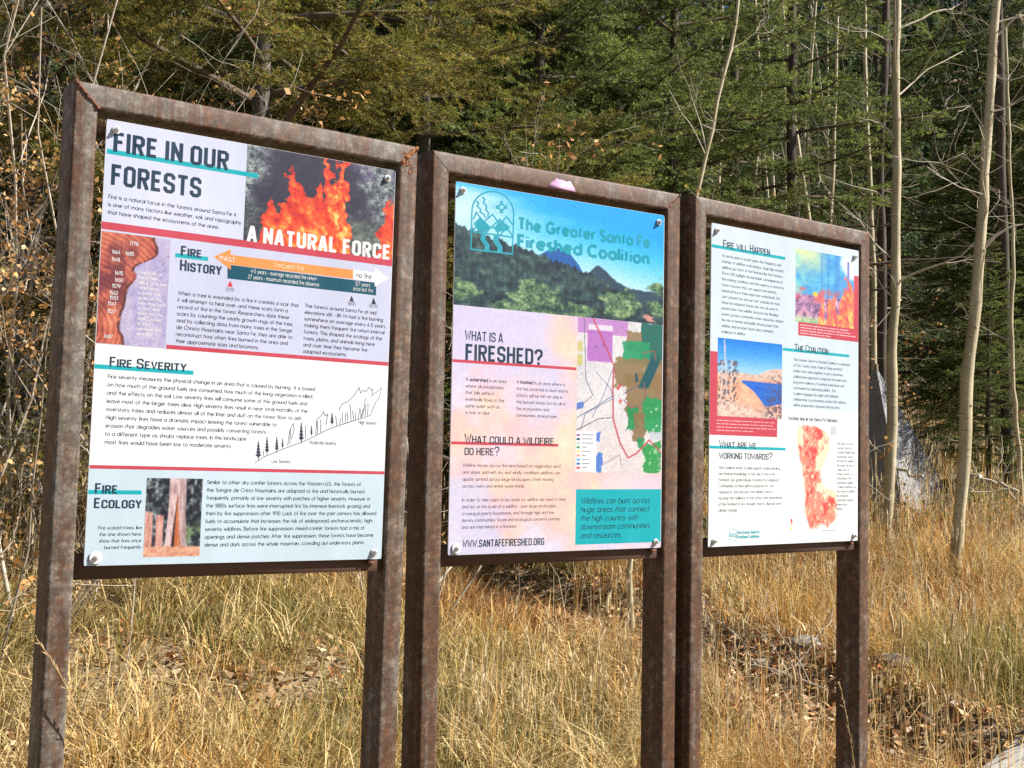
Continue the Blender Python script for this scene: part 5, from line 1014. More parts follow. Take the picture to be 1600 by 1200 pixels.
def in_view(x, y, m=0.06): return (np.abs(x / np.maximum(y, .1)) < 0.43 + m)
def build_grass():
    rng = np.random.default_rng(11)
    V, Q, T, C = [], [], [], []; off = 0
    def emit(b, h, ld, le, w, c):
        nonlocal off
        v, q, t, cc = blades(b, h, ld, le, w, c, rng); V.append(v); Q.append(q + off); T.append(t + off); C.append(cc); off += len(v)
    def field(nt, ymin, ymax, per, hmean, wd, spread, power=1.0):
        y = ymin + (ymax - ymin) * rng.random(nt) ** power; x = y * (rng.random(nt) * 0.98 - 0.49)
        g = gully_dist(x, y); dens = .6 * vn(x * .8 + 3, y * .8, 17) + .4 * vn(x * 2.2, y * 2.2, 19)
        keep = (rng.random(nt) < 2.3 * dens - .5) & (g > 0.40 + .25 * rng.random(nt))
        x, y, dens = x[keep], y[keep], dens[keep]
        hh = hmean * (0.35 + 1.15 * vn(x * .6, y * .6, 23)) * (0.6 + .9 * rng.random(len(x)))
        hh = hh * (0.45 + .55 * ss(0.5, 1.3, gully_dist(x, y)))
        kind = vn(x * .7 + 9, y * .7, 31) + .25 * (rng.random(len(x)) - .5)
        tdir = rng.normal(size=(len(x), 2)) * .5 + [0.25, -0.2]
        n = rng.poisson(per, len(x)) + 3
        idx = np.repeat(np.arange(len(x)), n); N = len(idx)
        r = spread * np.sqrt(rng.random(N)); a = rng.random(N) * 6.283
        bx, by = x[idx] + r * np.cos(a), y[idx] + r * np.sin(a)
        b = np.stack([bx, by, ground(bx, by) - .01], 1)
        out = np.stack([np.cos(a), np.sin(a)], 1) * .9 + tdir[idx] + rng.normal(size=(N, 2)) * .5
        out /= np.linalg.norm(out, axis=1, keepdims=True) + 1e-6
        le = np.clip(rng.gamma(2.4, .30, N), .02, 1.35)
        ci = np.clip((kind[idx] * 8 + rng.normal(size=N) * 1.6), 0, 7.9).astype(int)
        order = np.array([6, 4, 0, 2, 1, 5, 3, 7]); c = STRAW[order[ci]] * (.6 + .75 * rng.random((N, 1)) ** 1.5); pale = rng.random(N) < .26; c[pale] = c[pale] * .4 + np.array([.8, .64, .35]) * .6
        green = (kind[idx] < .42) & (rng.random(N) < .5); c[green] = c[green] * .35 + np.array([.2, .23, .075]) * .65; brn = (kind[idx] > .62) & (rng.random(N) < .45); c[brn] = c[brn] * .4 + np.array([.3, .15, .055]) * .6
        emit(b, hh[idx] * (.4 + .7 * rng.random(N)), out, le, wd * (.6 + .9 * rng.random(N)), c)
    field(3000, 4.9, 10.5, 52, .33, .0060, .17)
    field(2300, 9.5, 18, 36, .31, .0095, .25)
    field(1500, 17, 34, 24, .45, .016, .4)
    # tall thin straws
    for N, y0, y1, h0, w in ((3200, 5.0, 11, .5, .0036), (4200, 10.5, 20, .7, .007)):
        y = y0 + (y1 - y0) * rng.random(N); x = y * (rng.random(N) * .98 - .49)
        k = (vn(x * .9, y * .9, 41) > .42) & (gully_dist(x, y) > .5); x, y = x[k], y[k]; N = len(x)
        b = np.stack([x, y, ground(x, y)], 1); d = rng.normal(size=(N, 2)) + [.3, 0]; d /= np.linalg.norm(d, axis=1, keepdims=True)
        emit(b, h0 * (.6 + .8 * rng.random(N)), d, np.abs(rng.normal(size=N) * .16), w * (.7 + .6 * rng.random(N)), STRAW[rng.integers(0, 6, N)] * (.8 + .5 * rng.random((N, 1))))
    # long arching bleached blades lying over the sward
    for nt, y0, y1, w in ((1000, 4.9, 10, .0065), (600, 9.5, 16, .011)):
        y = y0 + (y1 - y0) * rng.random(nt) ** 1.2; x = y * (rng.random(nt) * .98 - .49); k = (gully_dist(x, y) > .7) & (vn(x * 1.1, y * 1.1, 51) > .42); x, y = x[k], y[k]
        idx = np.repeat(np.arange(len(x)), 13); N = len(idx); bx, by = x[idx] + rng.normal(size=N) * .04, y[idx] + rng.normal(size=N) * .04
        td = rng.normal(size=(len(x), 2)); dd = td[idx] * .8 + rng.normal(size=(N, 2)) * .6; dd /= np.linalg.norm(dd, axis=1, keepdims=True)
        emit(np.stack([bx, by, ground(bx, by)], 1), .22 + .26 * rng.random(N), dd, .5 + .9 * rng.random(N), w * (.5 + .8 * rng.random(N)), np.array([.76, .56, .26]) * (.5 + .6 * rng.random((N, 1))) * [1, 1, 1])
    # ragged seed heads on the taller straws
    N = 6000; y = 5.2 + 13 * rng.random(N); x = y * (rng.random(N) * .98 - .49); k = (vn(x * .9, y * .9, 41) > .4) & (gully_dist(x, y) > .5); x, y = x[k], y[k]; N = len(x)
    hh = (.38 + .35 * rng.random(N)) * (.6 + .05 * y); d0 = rng.normal(size=(N, 2)); d0 /= np.linalg.norm(d0, axis=1, keepdims=True)
    b = np.stack([x, y, ground(x, y)], 1); le = np.abs(rng.normal(size=N) * .22); hc = np.array([.62, .5, .3]) * (.7 + .5 * rng.random((N, 1)))
    emit(b, hh, d0, le, .0032 + 0 * x, hc)
    tipp = b + np.concatenate([d0 * (hh * le)[:, None], (hh * (.98 - .35 * le ** 2))[:, None]], 1)
    for q in range(4):
        off_ = np.zeros((N, 3)); off_[:, 2] = -.018 * q - .01
        emit(tipp + off_, .03 + .025 * rng.random(N), rng.normal(size=(N, 2)) * .6, .5 * rng.random(N), .006 + .005 * rng.random(N), hc)
    o = mesh_obj('dry_grass', np.concatenate(V), [np.concatenate(Q), np.concatenate(T)], grass_mat, None, np.clip(np.concatenate(C), 0, .9))
    tag(o, 'golden dry grass covering the slope behind the signs', 'grass', kind='stuff')
build_grass()

def build_litter():
    rng = np.random.default_rng(12); N = 34000
    y = 4.8 + 9 * rng.random(N) ** 1.3; x = y * (rng.random(N) * .98 - .49)
    near = rng.random(N) < .22
    t = rng.random(N) * (len(GULLY) - 1); i = np.minimum(t.astype(int), len(GULLY) - 2); f = (t - i)[:, None]
    g = GULLY[i] * (1 - f) + GULLY[i + 1] * f + rng.normal(size=(N, 2)) * .38
    x = np.where(near, g[:, 0], x); y = np.where(near, g[:, 1], y)
    z = ground(x, y) + .006 + .05 * rng.random(N)
    c = np.stack([x, y, z], 1); s = .014 + .028 * rng.random(N) ** 1.5
    a = rng.normal(size=(N, 3)) * [1, 1, .45]; a /= np.linalg.norm(a, axis=1, keepdims=True)
    b = np.cross(a, rng.normal(size=(N, 3)) * [.5, .5, 1]); b /= np.linalg.norm(b, axis=1, keepdims=True)
    n = np.cross(a, b)
    V = np.stack([c - a * s[:, None], c + b * (s * .5)[:, None] + n * (s * .2)[:, None], c + a * s[:, None], c - b * (s * .5)[:, None] + n * (s * .25)[:, None]], 1).reshape(-1, 3)
    pal = s2l(np.array([(214, 170, 116), (176, 116, 68), (232, 204, 160), (176, 130, 90), (206, 158, 106), (196, 166, 132)])) * .8
    C = np.repeat(pal[rng.integers(0, 6, N)] * (.7 + .5 * rng.random((N, 1))), 4, 0)
    k = np.arange(N) * 4
    o = mesh_obj('leaf_litter', V, [np.stack([k, k + 1, k + 2, k + 3], 1)], grass_mat, None, np.clip(C, 0, .9))
    tag(o, 'fallen dry leaves and twigs lying on the ground', 'fallen leaves', kind='stuff')
build_litter()

# ------------------------------------------------------------------ conifers
bark_dark = bark_mat('dark_fir_bark', [(0.3, (0.035, 0.028, 0.022)), (0.6, (0.095, 0.075, 0.058)), (0.8, (0.2, 0.18, 0.155))], 16, (1, 1, .18))
bark_pale = bark_mat('lichen_fir_bark', [(0.3, (0.05, 0.04, 0.032)), (0.55, (0.10, 0.085, 0.07)), (0.75, (0.36, 0.33, 0.29))], 14, (1, 1, .3))
twig_mat = bark_mat('conifer_twigs', [(0.3, (0.05, 0.038, 0.026)), (0.7, (0.15, 0.115, 0.08))], 20, (1, 1, 1), .2)
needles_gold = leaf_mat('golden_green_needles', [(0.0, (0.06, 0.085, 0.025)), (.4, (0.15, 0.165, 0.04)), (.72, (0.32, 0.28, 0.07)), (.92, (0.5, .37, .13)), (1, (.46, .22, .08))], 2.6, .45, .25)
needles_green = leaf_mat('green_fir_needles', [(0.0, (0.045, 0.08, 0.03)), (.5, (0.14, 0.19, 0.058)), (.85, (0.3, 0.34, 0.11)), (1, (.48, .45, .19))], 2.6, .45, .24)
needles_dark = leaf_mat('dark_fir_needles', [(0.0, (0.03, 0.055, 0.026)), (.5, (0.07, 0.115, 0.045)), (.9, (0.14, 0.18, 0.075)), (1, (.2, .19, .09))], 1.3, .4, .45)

def unit(v): return v / (np.linalg.norm(v, axis=-1, keepdims=True) + 1e-9)

def conifer_arrays(seed, H, base, R, nb, nlen, nwid, nstep, tstep, top_pow=.75, droop=.18, tfac=.42, live=.16, sub=True, dead=0):
    """Returns branch wood (MB) and needle arrays of one crown standing at the origin."""
    rng = np.random.default_rng(seed); wood = MB(); seg_p, seg_d, seg_l = [], [], []
    for i in range(nb):
        u = (i + rng.random() * .7) / nb; z = base + (H - base) * u; rel = u
        th = i * 2.39996 + rng.normal() * .35
        L = R * max(.06, (1 - rel) ** top_pow) * (.68 + .5 * rng.random())
        isdead = i < dead
        pit = -.12 + .75 * rel + rng.normal() * .1
        rad = np.array([math.cos(th), math.sin(th), 0]); n = 8
        t = np.linspace(0, 1, n)[:, None]
        bend = rng.normal() * .12; sidev = np.array([-rad[1], rad[0], 0])
        P = np.array([0, 0, z]) + L * (t * math.cos(pit) * rad + sidev * bend * t * t + np.array([0, 0, 1]) * (t * math.sin(pit) - droop * 1.4 * t * t * (1 - rel) + droop * .9 * t ** 3))
        P += np.cumsum(rng.normal(size=P.shape) * .012 * L, 0) * t
        r0 = .0055 + .0105 * L
        wood.tube(P, np.linspace(r0, .003, n), 5)
        if isdead:
            for q in range(int(L / .16)):
                tt = .25 + .7 * rng.random(); p = P[0] + (P[-1] - P[0]) * tt; k = int(tt * (n - 1)); p = P[k]
                d = unit(unit(P[min(k + 1, n - 1)] - P[max(0, k - 1)]) + rng.normal(size=3) * .7); ll = .12 + .25 * rng.random()
                wood.tube([p, p + d * ll * .5 + rng.normal(size=3) * .02, p + d * ll], [.004, .003, .0015], 3)
            continue
        T = unit(np.gradient(P, axis=0)); cum = np.linspace(0, L, n)
        s = L * live + rng.random() * tstep; sgn = 1 if rng.random() < .5 else -1
        while s < L:
            f = s / L * (n - 1); k = min(int(f), n - 2); f -= k
            p = P[k] * (1 - f) + P[k + 1] * f; tg = T[k]
            side = unit(np.cross(tg, [0, 0, 1.0])) * sgn
            ang = math.radians(50 + rng.normal() * 11)
            d = unit(tg * math.cos(ang) + side * math.sin(ang) + np.array([0, 0, rng.normal() * .22 - .05]))
            ll = min(tfac * (L - s) + .10, .75) * (.65 + .6 * rng.random())
            seg_p.append(p); seg_d.append(d); seg_l.append(ll)
            if sub and ll > .16:
                m = int(ll / (tstep * .9)); 
                for q in range(m):
                    fr = .25 + .7 * (q + rng.random() * .6) / m; sg2 = 1 if q % 2 else -1
                    d2 = unit(d * .72 + unit(np.cross(d, [0, 0, 1.0])) * sg2 * .7 + np.array([0, 0, rng.normal() * .2 - .04]))
                    seg_p.append(p + d * ll * fr - np.array([0, 0, .04 * ll * fr])); seg_d.append(d2); seg_l.append((.45 * ll * (1 - fr) + .045) * (.7 + .5 * rng.random()))
            sgn = -sgn; s += tstep * (.6 + .8 * rng.random())
        seg_p.append(P[-2]); seg_d.append(T[-1]); seg_l.append(.12)
    sp, sd, sl = np.array(seg_p), unit(np.array(seg_d)), np.array(seg_l)
    # twig wood as slim 3-sided spikes
    a = unit(np.cross(sd, [0.31, .2, .93])); b = np.cross(sd, a); r = (.0016 + .003 * sl)[:, None]
    tip = sp + sd * sl[:, None] - np.array([0, 0, 1]) * (sl ** 2 * .10)[:, None]
    V = np.stack([sp + a * r, sp - a * r * .5 + b * r * .87, sp - a * r * .5 - b * r * .87, tip], 1).reshape(-1, 3)
    i4 = np.arange(len(sp)) * 4
    wood.add(V, np.concatenate([np.stack([i4, i4 + 1, i4 + 3], 1), np.stack([i4 + 1, i4 + 2, i4 + 3], 1), np.stack([i4 + 2, i4, i4 + 3], 1)]))
    # needles
    cnt = np.maximum(2, (sl / nstep).astype(int)); idx = np.repeat(np.arange(len(sp)), cnt); N = len(idx)
    start = np.concatenate([[0], np.cumsum(cnt)[:-1]]); fr = (np.arange(N) - start[idx] + rng.random(N)) / cnt[idx]
    base_p = sp[idx] + sd[idx] * (sl[idx] * fr)[:, None] - np.array([0, 0, 1]) * ((sl[idx] * fr) ** 2 * .10)[:, None]
    D = sd[idx]; sidev = unit(np.cross(D, [0, 0, 1.0])); upv = np.cross(sidev, D)
    ph = rng.random(N) * 2 * math.pi
    radial = sidev * np.cos(ph)[:, None] + upv * (np.sin(ph) * .75 + .15)[:, None]
    nd = unit(D * (.55 + .3 * rng.random((N, 1))) + radial * (.75 + .3 * rng.random((N, 1))))
    wv = unit(np.cross(nd, rng.normal(size=(N, 3)))) * (nwid * (.7 + .6 * rng.random(N)) / 2)[:, None]
    ln = (nlen * (.65 + .6 * rng.random(N)))[:, None]
    V = np.stack([base_p - wv * .6, base_p + wv * .6, base_p + nd * ln * .6 + wv, base_p + nd * ln], 1)
    V = V.reshape(-1, 3); q = np.arange(N) * 4
    return wood, V, np.stack([q, q + 1, q + 2, q + 3], 1)

def make_conifer(name, label, seed, H, base, R, nb, trunk_r, nmat, bark, group, lean=0.0, **kw):
    wood, V, F = conifer_arrays(seed, H, base, R, nb, **kw)
    rng = np.random.default_rng(seed + 100)
    root = empty(name, (0, 0, 0)); tag(root, label, 'tree', group)
    mb = MB(); n = 16; z = np.linspace(-.3, H, n)
    w = np.cumsum(rng.normal(size=(n, 2)) * .012, 0); w -= w[0]
    mb.tube(np.column_stack([w[:, 0] + lean * z, w[:, 1], z]), trunk_r * (1 - np.linspace(0, .93, n)), 10, False, .05, rng)
    mb.build('trunk', bark, root, True)
    wood.build('branches', twig_mat, root)
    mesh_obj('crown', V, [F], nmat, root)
    return root

# prototypes (each is itself placed in the wood)
G = 'conifers of the mountain forest'
near_kw = dict(nlen=.034, nwid=.0066, nstep=.0032, tstep=.066)
mid_kw = dict(nlen=.031, nwid=.0085, nstep=.0036, tstep=.075)
far_kw = dict(nlen=.10, nwid=.034, nstep=.016, tstep=.12, sub=False)
gold = make_conifer('fir_tree', 'tall fir with golden green needles and pale lichen bark behind the left sign', 3, 7.0, 1.2, 2.4, 54, .10, needles_gold, bark_pale, G, dead=8, droop=.18, top_pow=.5, tfac=.56, live=.26, **near_kw)
dense = make_conifer('fir_tree', 'dense dark green fir rising behind the middle sign', 7, 7.4, .95, 2.2, 66, .10, needles_green, bark_dark, G, top_pow=.6, droop=.12, live=.06, tfac=.66, **mid_kw)
open_ = make_conifer('fir_tree', 'open fir with bare dark trunk right of the dense fir, above the middle sign corner', 13, 8.6, 1.3, 1.8, 58, .08, needles_green, bark_dark, G, dead=14, top_pow=.55, droop=.08, tfac=.56, live=.18, **mid_kw)
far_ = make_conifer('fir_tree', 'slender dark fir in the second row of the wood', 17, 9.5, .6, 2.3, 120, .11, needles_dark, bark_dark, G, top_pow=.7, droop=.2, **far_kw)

def place(o, px, d, rz, s=1.0, sink=.1):
    p = pix(px, 700, d); o.location = (p[0], p[1], gz(p[0], p[1]) - sink); o.rotation_euler[2] = rz; o.scale = (s,) * 3
def put(src, px, d, rz, s, label):
    p = pix(px, 700, d); c = copy_tree(src, (p[0], p[1], gz(p[0], p[1]) - .1), rz, s); c['label'] = label; return c
place(gold, 395, 7.7, 1.0, 1.0)
place(dense, 835, 10.3, .4, 1.0)
place(open_, 1045, 11.8, 2.0, 1.05)
place(far_, 1492, 21.0, 1.2, .62)
put(gold, 640, 9.4, 3.3, .95, 'golden green fir behind the gap between the left and middle signs')
put(gold, 40, 9.8, 5.1, 1.1, 'golden green fir behind the brown leaved shrub at the far left')
put(dense, 955, 12.0, 2.2, 1.05, 'broad dark fir just left of the thin leaning aspen')
put(open_, 1232, 13.4, 4.1, 1.15, 'open fir with a straight black trunk above the right sign')
put(open_, 1385, 18.5, .6, 1.2, 'open green fir behind the straight pale aspen')
put(dense, 1560, 17.5, 3.9, .95, 'low dark fir behind the crooked pale aspen')
put(dense, 1655, 17.6, 5.0, 1.15, 'dark fir at the right edge of the photo')
put(dense, 1545, 13.6, 1.9, .42, 'small dark fir just right of the pale tent')
put(open_, 1140, 17.0, 5.6, 1.3, 'tall fir behind the thin leaning aspen')
put(dense, 520, 12.0, 1.5, 1.1, 'dark fir in the shade behind the left sign, right of the lichen trunk')
put(dense, 240, 11.6, 4.4, 1.05, 'dark fir in the shade behind the left sign, left of the lichen trunk')
put(dense, 730, 12.6, 2.6, 1.15, 'shaded fir behind the gap between the left and middle signs')
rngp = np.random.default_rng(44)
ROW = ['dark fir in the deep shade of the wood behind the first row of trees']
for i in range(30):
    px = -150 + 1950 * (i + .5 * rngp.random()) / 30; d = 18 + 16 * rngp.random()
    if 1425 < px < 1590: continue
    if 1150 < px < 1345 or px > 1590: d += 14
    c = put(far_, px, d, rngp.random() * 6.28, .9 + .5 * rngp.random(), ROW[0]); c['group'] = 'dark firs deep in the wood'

# ------------------------------------------------------------------ aspens and other bare wood
def aspen_material():
    m, n, l, p = new_mat('aspen_bark')
    a = noise(n, l, 7, 4, stretch=(1, 1, .5)); r = ramp(n, [(0.3, (0.29, 0.235, 0.125)), (0.6, (0.45, 0.39, 0.25)), (.8, (.58, .53, .40))]); l.new(a.outputs[0], r.inputs[0])
    b = noise(n, l, 16, 3, rough=.5, stretch=(.6, .6, 2.6)); r2 = ramp(n, [(0.66, (1, 1, 1)), (0.72, (.14, .11, .09))]); l.new(b.outputs[0], r2.inputs[0])
    c = mixc(n, l, 1.0, r.outputs[0], r2.outputs[0], 'MULTIPLY'); l.new(c, p.inputs['Base Color']); p.inputs['Roughness'].default_value = .75
    bp = n.new('ShaderNodeBump'); bp.inputs['Strength'].default_value = .35; bp.inputs['Distance'].default_value = .006; l.new(b.outputs[0], bp.inputs['Height']); l.new(bp.outputs[0], p.inputs['Normal'])
    return m
aspen_bark = aspen_material()
pale_twig = bark_mat('pale_bare_twigs', [(0.3, (0.33, 0.28, 0.21)), (0.7, (0.60, 0.53, 0.43))], 24, (1, 1, 1), .2)
brown_twig = bark_mat('brown_bare_twigs', [(0.3, (0.13, 0.1, 0.075)), (0.7, (0.36, 0.3, 0.22))], 24, (1, 1, 1), .2)

def bare(mb, rng, p, d, L, r, depth, tips=None, wig=.22, up=.12, k=5):
    n = 7; P = [np.array(p, float)]; d = unit(np.array(d, float)); st = L / (n - 1)
    for i in range(n - 1):
        d = unit(d + rng.normal(size=3) * wig * .5 + np.array([0, 0, up * .3])); P.append(P[-1] + d * st)
    P = np.array(P); R = np.linspace(r, max(.0011, r * .35), n); mb.tube(P, R, k if r > .006 else 3)
    if depth > 0:
        m = rng.integers(2, 5) if depth > 1 else rng.integers(2, 4)
        for i in range(m):
            j = rng.integers(2, n - 1); T = unit(P[j + 1] - P[j]) if j < n - 1 else d
            q = unit(T * .75 + unit(rng.normal(size=3)) * .75); bare(mb, rng, P[j], q, L * (.35 + .3 * rng.random()), R[j] * .6, depth - 1, tips, wig, up, k)
    elif tips is not None: tips.append((P[-1], d))
    if tips is not None and depth <= 1: tips.append((P[n // 2], d))

def make_aspen(label, path, d, w_px, nbr, seed, name='aspen_tree', z0=None, zr=(1.6, 6.5), blen=(.5, 1.3), group='bare pale aspens', manual=()):
    """path: photograph pixels from top to foot; carried on to the ground and above the frame."""
    rng = np.random.default_rng(seed)
    P = [pix(x, y, d + .0004 * (y - 600) * 0) for x, y in path][::-1]
    up = unit(P[-1] - P[-2]); P += [P[-1] + up * .8, P[-1] + up * 1.7]
    foot = P[0].copy(); g = gz(foot[0], foot[1])
    if foot[2] > g - .05: P = [np.array([foot[0] + (foot[2] - g) * .02, foot[1], g - .15])] + P
    P = np.array(P); base = np.array([P[0][0], P[0][1], g])
    L = np.concatenate([[0], np.cumsum(np.linalg.norm(np.diff(P, axis=0), axis=1))]); tt = np.linspace(0, L[-1], 34)
    Q = np.stack([np.interp(tt, L, P[:, i]) for i in range(3)], 1) - base
    for _ in range(2): Q[1:-1] = Q[1:-1] * .5 + (Q[:-2] + Q[2:]) * .25
    Q[1:-1] += rng.normal(size=Q[1:-1].shape) * .004
    r0 = w_px / 1900 * d / 2
    R = r0 * (1.12 - .55 * tt / L[-1]) * (1 + .05 * rng.normal(size=len(tt)))
    R[0:2] *= 1.15
    root = empty(name, base); tag(root, label, 'tree', group)
    mb = MB(); mb.tube(Q, R, 14, False, .02, rng)
    for q in range(int(8 + nbr * .5)):                         # swollen branch scars
        j = rng.integers(3, 30); a = rng.random() * 6.28; c = Q[j] + R[j] * .85 * np.array([math.cos(a), math.sin(a), 0])
        mb.tube([c - [0, 0, .02], c, c + [0, 0, .02]], [.002, R[j] * .35, .002], 6)
    mb.build('trunk', aspen_bark, root, True)
    br = MB()
    for i in range(nbr):
        h = rng.uniform(*zr); j = int(np.argmin(np.abs(Q[:, 2] - h))); a = rng.random() * 6.28
        dd = np.array([math.cos(a), math.sin(a), .25 + .5 * rng.random()])
        bare(br, rng, Q[j], dd, rng.uniform(*blen), R[j] * .28, 2, None, .3)
    for pts, w in manual:
        A = np.array([pix(x, y, d - .02 * i) for i, (x, y) in enumerate(pts)]) - base
        br.tube(A, np.linspace(w / 1900 * d / 2, .002, len(A)), 6)
        for q in range(5):
            j = rng.integers(1, len(A)); bare(br, rng, A[j], unit(rng.normal(size=3) + [0, 0, .6]), .25 + .3 * rng.random(), .004, 1, None, .3)
    if br.v: br.build('branches', pale_twig, root)
    return root

make_aspen('straight bare aspen trunk just right of the right sign', [(1403, -30), (1400, 90), (1399, 180), (1403, 260), (1399, 330), (1400, 420), (1397, 480), (1393, 560), (1396, 620), (1392, 700), (1390, 760), (1384, 850)], 11.0, 16, 6, 1,
           manual=[([(1399, 84), (1385, 62), (1360, 50), (1325, 40)], 4), ([(1399, 320), (1370, 300), (1330, 290), (1280, 272)], 3), ([(1400, 470), (1380, 450), (1362, 420)], 3)])
make_aspen('crooked bare aspen trunk near the right edge with curved limbs', [(1560, -30), (1549, 100), (1545, 180), (1538, 300), (1529, 420), (1524, 480), (1511, 590), (1506, 660), (1512, 695), (1501, 780), (1494, 870)], 9.6, 18.5, 5, 2,
           manual=[([(1536, 388), (1556, 368), (1578, 355), (1610, 348)], 7), ([(1553, 60), (1572, 42), (1592, 22), (1610, 6)], 5), ([(1553, 118), (1575, 126), (1606, 118)], 5), ([(1545, 175), (1570, 170), (1600, 150)], 4),
                   ([(1541, 205), (1516, 165), (1480, 170)], 3), ([(1535, 270), (1505, 240), (1470, 255)], 3), ([(1530, 310), (1500, 285), (1478, 262)], 3)])
make_aspen('thin leaning bare aspen behind the corner between the middle and right signs', [(1157, -30), (1150, 50), (1129, 120), (1118, 190), (1105, 240), (1088, 305), (1066, 400), (1040, 520), (1010, 660), (985, 780)], 8.6, 8, 7, 3, blen=(.3, .8),
           manual=[([(1105, 240), (1095, 195), (1080, 150)], 3)])
make_aspen('pale slender aspen beside the dark trunk at the right edge', [(1580, 300), (1584, 420), (1579, 500), (1583, 600), (1592, 720), (1598, 790)], 12.2, 7, 4, 4, blen=(.3, .6))
SL = [(1172, 14.0, 7), (1180, 19, 6), (1264, 15, 8), (1270, 17.5, 6), (1292, 16, 7), (1317, 18, 6), (1366, 14, 9), (1120, 20, 6), (1212, 21, 6), (1235, 24, 6), (1250, 30, 5), (1300, 33, 5), (1205, 28, 5)]
rs = np.random.default_rng(77)
for i, (px, d, w) in enumerate(SL):
    p = pix(px, 700, d); zb = gz(p[0], p[1]); yb = 712 - (zb - 1.5) / d * 1900
    ln = rs.normal() * 22
    make_aspen('slender pale aspen stem in the shade among the firs', [(px + ln + rs.normal() * 5, -20), (px + ln * .6 + rs.normal() * 5, 180), (px + rs.normal() * 5, 400), (px, yb)], d, w, 5, 200 + i, 'aspen_tree', blen=(.3, 1.0), group='slender aspens among the firs')

# dark bare trunks of the first row
def make_dark_trunk(label, px0, px1, d, w_px, seed, H=8.0):
    rng = np.random.default_rng(seed); a = pix(px0, 0, d); b = pix(px1, 700, d); g = gz(b[0], b[1]); base = np.array([b[0], b[1], g])
    top = a + (a - b) * .35; n = 18; t = np.linspace(0, 1, n)[:, None]
    foot = np.array([b[0], b[1], g - .2]); P = foot * (1 - t) + top * t - base; P += np.cumsum(rng.normal(size=P.shape) * .012, 0) * [1, 1, 0]
    root = empty('fir_snag', base); tag(root, label, 'tree', 'dark bare trunks')
    mb = MB(); r0 = w_px / 1900 * d / 2; R = r0 * (1.1 - .4 * t[:, 0]); mb.tube(P, R, 10, False, .05, rng); mb.build('trunk', bark_dark, root, True)
    br = MB()
    for i in range(14):
        j = rng.integers(3, n - 1); th = rng.random() * 6.28
        bare(br, rng, P[j], [math.cos(th), math.sin(th), -.1 + .3 * rng.random()], .3 + .7 * rng.random(), .008, 1, None, .25, 0.0)
    br.build('branches', brown_twig, root)
make_dark_trunk('dark bare trunk just left of the straight pale aspen, in front of the white tent', 1386, 1380, 14.6, 14, 1)
make_dark_trunk('dark bare trunk at the right edge behind a pale slender stem', 1570, 1582, 13.6, 17, 2)

# ------------------------------------------------------------------ scrub: oak brush with dry leaves
oak_leaf = leaf_mat('dry_oak_leaves', [(0, (.26, .13, .05)), (.4, (.5, .27, .1)), (.8, (.66, .42, .19)), (1, (.7, .52, .3))], 3, .35, .7, .6, (1, .9, .7))
green_leaf = leaf_mat('yellow_green_leaves', [(0, (.07, .085, .02)), (.5, (.15, .15, .04)), (1, (.3, .24, .08))], 3, .35, .6)
def leaves(rng, tips, per, size, spread):
    c = np.repeat(np.array([t[0] for t in tips]), per, 0); N = len(c); c = c + rng.normal(size=(N, 3)) * spread
    a = unit(rng.normal(size=(N, 3))); b = unit(np.cross(a, rng.normal(size=(N, 3)))); nn = np.cross(a, b); s = (size * (.35 + .95 * rng.random(N)))[:, None]
    V = np.stack([c, c + a * s * .45 + b * s * .32 + nn * s * .34 * rng.random((N, 1)), c + a * s + nn * s * .25, c + a * s * .5 - b * s * .3 + nn * s * .34 * rng.random((N, 1))], 1).reshape(-1, 3)
    q = np.arange(N) * 4; return V, np.stack([q, q + 1, q + 2, q + 3], 1)
def make_shrub(label, px, d, H, stems, seed, leafmat, per, size, frac, twig, name='oak_shrub', spread=.05, lean=(0, 0), cat='shrub', depth=3, grp=None):
    rng = np.random.default_rng(seed); p = pix(px, 700, d); base = np.array([p[0], p[1], gz(p[0], p[1]) - .05])
    root = empty(name, base); tag(root, label, cat, grp); mb = MB(); tips = []
    for i in range(stems):
        a = rng.random() * 6.28; r = .35 * rng.random(); q = [r * math.cos(a), r * math.sin(a), 0]
        dd = np.array([math.cos(a) * .35 + lean[0], math.sin(a) * .35 + lean[1], 1.0]) + rng.normal(size=3) * .12
        bare(mb, rng, q, dd, H * (.7 + .5 * rng.random()), (.004 + .004 * H * rng.random()), depth, tips, .34, .1)
    mb.build('stems', twig, root)
    tips = [t for t in tips if rng.random() < frac]
    if tips and per:
        V, F = leaves(rng, tips, per, size, spread); mesh_obj('foliage', V, [F], leafmat, root)
    return root
make_shrub('tall oak shrub with orange dry leaves at the upper left beside the left sign', 70, 6.6, 2.7, 8, 1, oak_leaf, 30, .028, .42, pale_twig)
make_shrub('oak shrub with brown curled leaves over the corner of the left sign', 190, 7.2, 2.6, 7, 2, oak_leaf, 40, .027, .5, pale_twig, lean=(.1, 0))
make_shrub('leaning bare oak stems at the left edge of the photo', -20, 6.0, 2.3, 6, 3, oak_leaf, 20, .036, .22, brown_twig)
make_shrub('bare pale twiggy scrub at the left edge behind the oak shrub', 20, 7.6, 3.2, 12, 21, oak_leaf, 12, .03, .25, pale_twig, spread=.06)
make_shrub('bare pale scrub with few dry leaves just left of the left sign corner', 120, 7.9, 3.0, 10, 22, oak_leaf, 14, .03, .3, pale_twig, spread=.06)
make_shrub('low green and brown brush left of the left sign post', 40, 6.9, 1.3, 12, 4, green_leaf, 8, .035, .5, brown_twig, 'brush')
make_shrub('tangled brush seen in the gap between the post and panel of the left sign', 150, 7.4, 1.5, 12, 5, green_leaf, 7, .04, .4, brown_twig, 'brush')
make_shrub('bare brush behind the left sign near the lichen fir', 420, 8.2, 1.9, 10, 6, oak_leaf, 4, .045, .3, pale_twig, 'brush')
